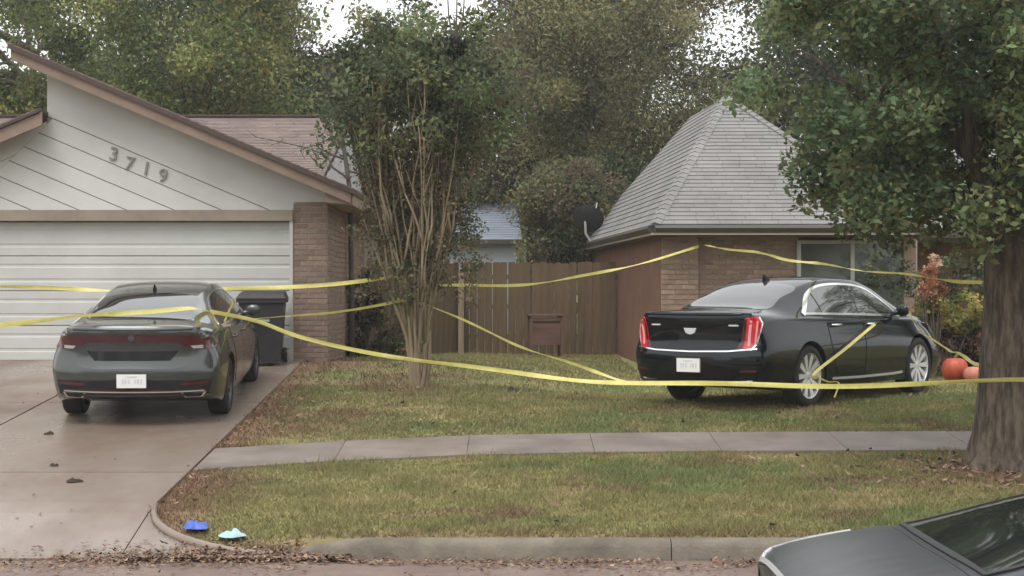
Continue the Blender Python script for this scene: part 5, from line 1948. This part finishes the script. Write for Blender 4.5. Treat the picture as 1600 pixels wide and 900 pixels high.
tape([dh, mid, wl_, wl_ + Vector((.02, -.03, -.06))], 'yellow tape from the black saloon door handle to its rear wheel', width=.05, twist=.4)
tape([wl_ + Vector((0, -.03, -.04)), wl_ + Vector((.14, -.04, -.11)), wl_ + Vector((.27, -.03, -.13)), wl_ + Vector((.22, -.03, -.30))],
     'loose yellow tape end hanging by the black saloon rear wheel', width=.045, twist=.5)
mr_ = car2.root.matrix_world @ Vector((3.45, -1.03, 1.06))
tape([mr_, at(1437, 518, mr_.y - .25), at(1478, 543, mr_.y - 1.6), at(1532, 571, 16.35)],
     'yellow tape from the black saloon mirror down to the street tree', width=.055, twist=.35)

# ------------------------------------------------------------------ pumpkins in the bed
def pumpkin(u, v, y, r, h_, m, label):
    p = at(u, v, y)
    root = tag(empty('pumpkin', (p.x, y, gz(p.x, y))), label, 'pumpkin', 'pumpkins in the flower bed')
    mb = MB()
    n = 40
    prof = [(.05, .03), (.45, .0), (.8, .12), (.98, .36), (1, .55), (.9, .78), (.62, .95), (.25, .98), (.06, .9)]
    for (a, z) in prof:
        for k in range(n):
            t = 2 * PI * k / n
            f = 1 - .08 * abs(math.cos(5 * t)) ** .7
            mb.v.append((math.cos(t) * a * r * f, math.sin(t) * a * r * f, z * h_))
    for i in range(len(prof) - 1):
        for k in range(n):
            a, b = i * n + k, i * n + (k + 1) % n
            mb.f.append((a, b, b + n, a + n))
    mb.f.append(tuple(range(n)))
    mb.f.append(tuple(len(mb.v) - n + k for k in range(n)))
    mb.build('body', m, root, smooth='all')
    MB().tube([(0, 0, h_ * .85), (.01, 0, h_ * 1.05), (.05, .01, h_ * 1.15)], [.03, .022, .016], 7).build('stalk', 'stalk', root)


pumpkin(1492, 590, 24.3, .185, .33, 'pumpkin', 'larger orange red pumpkin beside the black saloon front wheel')
pumpkin(1522, 592, 24.0, .15, .23, 'pumpkin_pale', 'smaller pale orange pumpkin next to the street tree trunk')


# ------------------------------------------------------------------ litter one can pick out
def crumpled(name, label, cat, u, v, y, w, d, h_, m, lobes, z=None, group=None, seed=1):
    p = at(u, v, y)
    rnd = random.Random(seed)
    root_z = (z if z is not None else gz(p.x, y)) + .004
    mb = MB()
    nr, na = 7, 30
    mb.v.append((0, 0, h_ * .5))
    ph = rnd.random() * 6
    for i in range(1, nr + 1):
        t = i / nr
        for k in range(na):
            a = 2 * PI * k / na
            lob = 1 + .32 * max(0, math.cos(lobes * a / 2 + ph))**2 * (1 if math.cos(a - 1) > -.3 else .2) - .12 * math.sin(3 * a + ph)
            zz = h_ * (1 - t**3) * (.15 + 1.1 * float(fbm(np.array(math.cos(a) * t * 1.6 + seed * 3.7), np.array(math.sin(a) * t * 1.6 + seed)))**1.5 * 1.6) - .001
            mb.v.append((math.cos(a) * w / 2 * t * lob, math.sin(a) * d / 2 * t * lob, max(0.0, zz)))
    for k in range(na):
        mb.f.append((0, 1 + k, 1 + (k + 1) % na))
    for i in range(nr - 1):
        for k in range(na):
            a, b = 1 + i * na + k, 1 + i * na + (k + 1) % na
            mb.f.append((a, a + na, b + na, b))
    o = mb.build(name, m, None, smooth='all')
    o.location = (p.x, y, root_z)
    o.rotation_euler = (0, 0, rnd.uniform(-.4, .4))
    return tag(o, label, cat, group)


yk = 13.55
crumpled('rubber_glove', 'crumpled dark blue rubber glove on the apron flare by the kerb', 'glove', 308, 828, 13.65, .2, .19, .055, 'glove_blue', 9, z=drive_z(13.65) + .012, seed=3)
crumpled('rubber_glove', 'crumpled pale blue glove lying nearer the kerb than the dark one', 'glove', 361, 838, 13.42, .2, .19, .055, 'glove_pale', 9, z=drive_z(13.42) + .025, seed=5)
for (u, v, y, w, h_, lb, sd_) in ((75, 680, 17.95, .1, .025, 'small dark dead leaf on the drive just behind the grey sedan', 2), (85, 735, 16.1, .09, .025, 'small dark dead leaf near the slab joint of the drive', 4), (115, 762, 15.3, .14, .045, 'largest dark curled dead leaf on the front drive slab', 6)):
    crumpled('dead_leaf', lb, 'leaf', u, v, y, w, w * .7, h_, 'dead_leaf', 7, z=drive_z(y), group='dead leaves on the drive', seed=sd_)
crumpled('dead_leaf', 'single dark dead leaf clump on the lawn behind the long tape', 'leaf', 800, 603, 21.6, .12, .1, .06, 'dead_leaf', 7, seed=9)


# ------------------------------------------------------------------ turf and leaf litter
def on_paving(x, y):
    flare = (x < -1.6) & (y < 14.25) & (((x + 1.62) / 1.36)**2 + ((y - 14.24) / 1.26)**2 > 1.0) & (x > -9.4)
    drive_ = (x > DRIVE_X0 - .02) & (x < DRIVE_X1 - .015)
    wk = (np.abs(y - walk_y(x)) < .572) & (x > -2.95)
    return flare | drive_ | wk


def scatter(x0, x1, y0, y1, n):
    x, y = RNG.uniform(x0, x1, n), RNG.uniform(y0, y1, n)
    ok = ~on_paving(x, y)
    return x[ok], y[ok]


parts = [scatter(-3.0, 5.4, 13.17, 17.3, 150000), scatter(-3.0, 7.5, 17.2, 22.0, 110000), scatter(-3.0, 9.0, 22.0, 31.8, 70000), scatter(5.4, 12, 13.17, 22.0, 30000), scatter(-14, -8.2, 13.2, 24.0, 20000)]
x = np.concatenate([p[0] for p in parts])
y = np.concatenate([p[1] for p in parts])
col = lawn_col(x, y)
bare = np.clip((col[:, 0] - col[:, 1]) / .08, 0, 1)                      # few blades on bare earth
ok = RNG.random(len(x)) > bare * .75
ok &= ~((x < -2.6) & (y > GY0 - .1)) & ~((x > 1.9) & (y > 26.3))
x, y, col = x[ok], y[ok], col[ok]
n = len(x)
z = ground_z(x, y) + (fbm(x * 1.5, y * 1.5) - 0.5) * 0.03
hgt = (.02 + .045 * RNG.random(n)) * (.25 + 1.6 * fbm(x * 3 + 7, y * 3)**1.3)
tuft = (RNG.random(n) > .985)
hgt = np.where(tuft, hgt * 2.0, hgt)
ang = RNG.uniform(0, 2 * PI, n)
ln = RNG.uniform(.2, 1.3, n) * hgt
wd = .004 + .004 * RNG.random(n) + (y > 18) * .003
c_ = np.stack([x, y, z], 1)
side = np.stack([np.cos(ang), np.sin(ang), 0 * x], 1) * wd[:, None]
ang2 = RNG.uniform(0, 2 * PI, n)
tip = c_ + np.stack([np.cos(ang2) * ln, np.sin(ang2) * ln, hgt], 1)
v = np.stack([c_ - side, c_ + side, tip], 1).reshape(-1, 3)
dry = RNG.random(n)
col = col * (.75 + .6 * RNG.random((n, 1)))
col = np.where((dry > .82)[:, None], col * .4 + np.array([.27, .22, .11]) * .6, col)
tag(np_mesh('grass', v, np.arange(3 * n).reshape(-1, 3), 'blade', colors=np.repeat(col, 3, axis=0)), 'short olive and tan lawn grass with bare patches', 'grass', kind='stuff')

LIT = np.array([(.20, .115, .082), (.235, .145, .105), (.16, .092, .068), (.27, .19, .135), (.125, .08, .06), (.22, .155, .095)])


def litter_set(x, y, z, size):
    n = len(x)
    col = LIT[RNG.integers(0, len(LIT), n)] * (.6 + .7 * RNG.random((n, 1)))
    return np.stack([x, y, z], 1), size * (.6 + .9 * RNG.random(n)), col


def flat_leaves(c, s, col, name):
    n = len(c)
    a = RNG.uniform(0, 2 * PI, n)
    t = RNG.normal(0, .35, (n, 2))
    d = np.stack([np.cos(a), np.sin(a), t[:, 0]], 1)
    e = np.stack([-np.sin(a), np.cos(a), t[:, 1]], 1)
    s = s[:, None]
    up = np.array([0, 0, 1]) * s * .16
    v = np.stack([c - d * s * .5 + up, c - e * s * .3, c + d * s * .5 + up, c + e * s * .3], 1).reshape(-1, 3)
    v[:, 2] = np.maximum(v[:, 2], np.repeat(c[:, 2], 4) + .002)
    return np_mesh(name, v, np.arange(4 * n).reshape(-1, 4), 'litter', colors=np.repeat(col, 4, axis=0))


sets = []
n = 6500                                                             # gutter drift
x = RNG.uniform(-10, 8, n)
y = 12.98 - np.abs(RNG.normal(0, .34, n)) * (.5 + .9 * fbm(x * 1.2, x * 0 + 3))
k = fbm(x * 1.6 + 11, y * 2 + 2) > .42
sets.append(litter_set(x[k], y[k], .004 + .02 * RNG.random(k.sum()), .038))
n = 2000                                                             # drift before the apron flare
x = RNG.normal(-2.0, .75, n)
y = 13.0 + np.abs(RNG.normal(0, .16, n)) - .1
k = (x < -1.2) & (y < 13.6)
zz = np.where(y < 13.0, .006, np.interp(y, [13.0, 14.2], [.016, .25]))
sets.append(litter_set(x[k], y[k], (zz + .01 + .02 * RNG.random(n))[k], .042))
n = 220                                                              # strewn over the turf
x, y = scatter(-2.9, 6, 13.2, 24, n)
sets.append(litter_set(x, y, ground_z(x, y) + .035, .06))
n = 380                                                              # under the street tree
x, y = RNG.normal(4.6, .8, n), RNG.normal(15.9, .6, n)
k = (y > 13.2) & ~on_paving(x, y)
sets.append(litter_set(x[k], y[k], ground_z(x[k], y[k]) + .03, .065))
n = 120                                                              # along the drive edge
x, y = DRIVE_X1 + np.abs(RNG.normal(0, .22, n)) + .02, RNG.uniform(13.9, 24.4, n)
k = ~on_paving(x, y)
sets.append(litter_set(x[k], y[k], ground_z(x[k], y[k]) + .03, .05))
n = 140
x, y = RNG.uniform(DRIVE_X0, DRIVE_X1, n), RNG.uniform(13.1, 24, n)
sets.append(litter_set(x, y, np.interp(y, [13.0, 14.2, 24.6], [0.012, 0.25, 1.03]) + .004, .03))
tag(flat_leaves(np.concatenate([s[0] for s in sets]), np.concatenate([s[1] for s in sets]), np.concatenate([s[2] for s in sets]), 'leaf_litter'), 'fallen red brown leaves drifted in the gutter and on the lawn', 'leaf litter', kind='stuff')

# ------------------------------------------------------------------ damp air
hz = MB().box(-420, 420, -60, 520, -1.2, 30)
hm = bpy.data.materials.new('haze')
hm.use_nodes = True
ht = hm.node_tree
ht.nodes.clear()
ho = ht.nodes.new('ShaderNodeOutputMaterial')
hv = ht.nodes.new('ShaderNodeVolumePrincipled')
hv.inputs['Color'].default_value = (.95, .96, .94, 1)
hv.inputs['Density'].default_value = 0.0010
hv.inputs['Anisotropy'].default_value = 0.3
ht.links.new(hv.outputs[0], ho.inputs['Volume'])
M['haze'] = hm
tag(hz.build('haze', 'haze'), 'thin damp haze filling the air of the street', 'haze', kind='stuff')
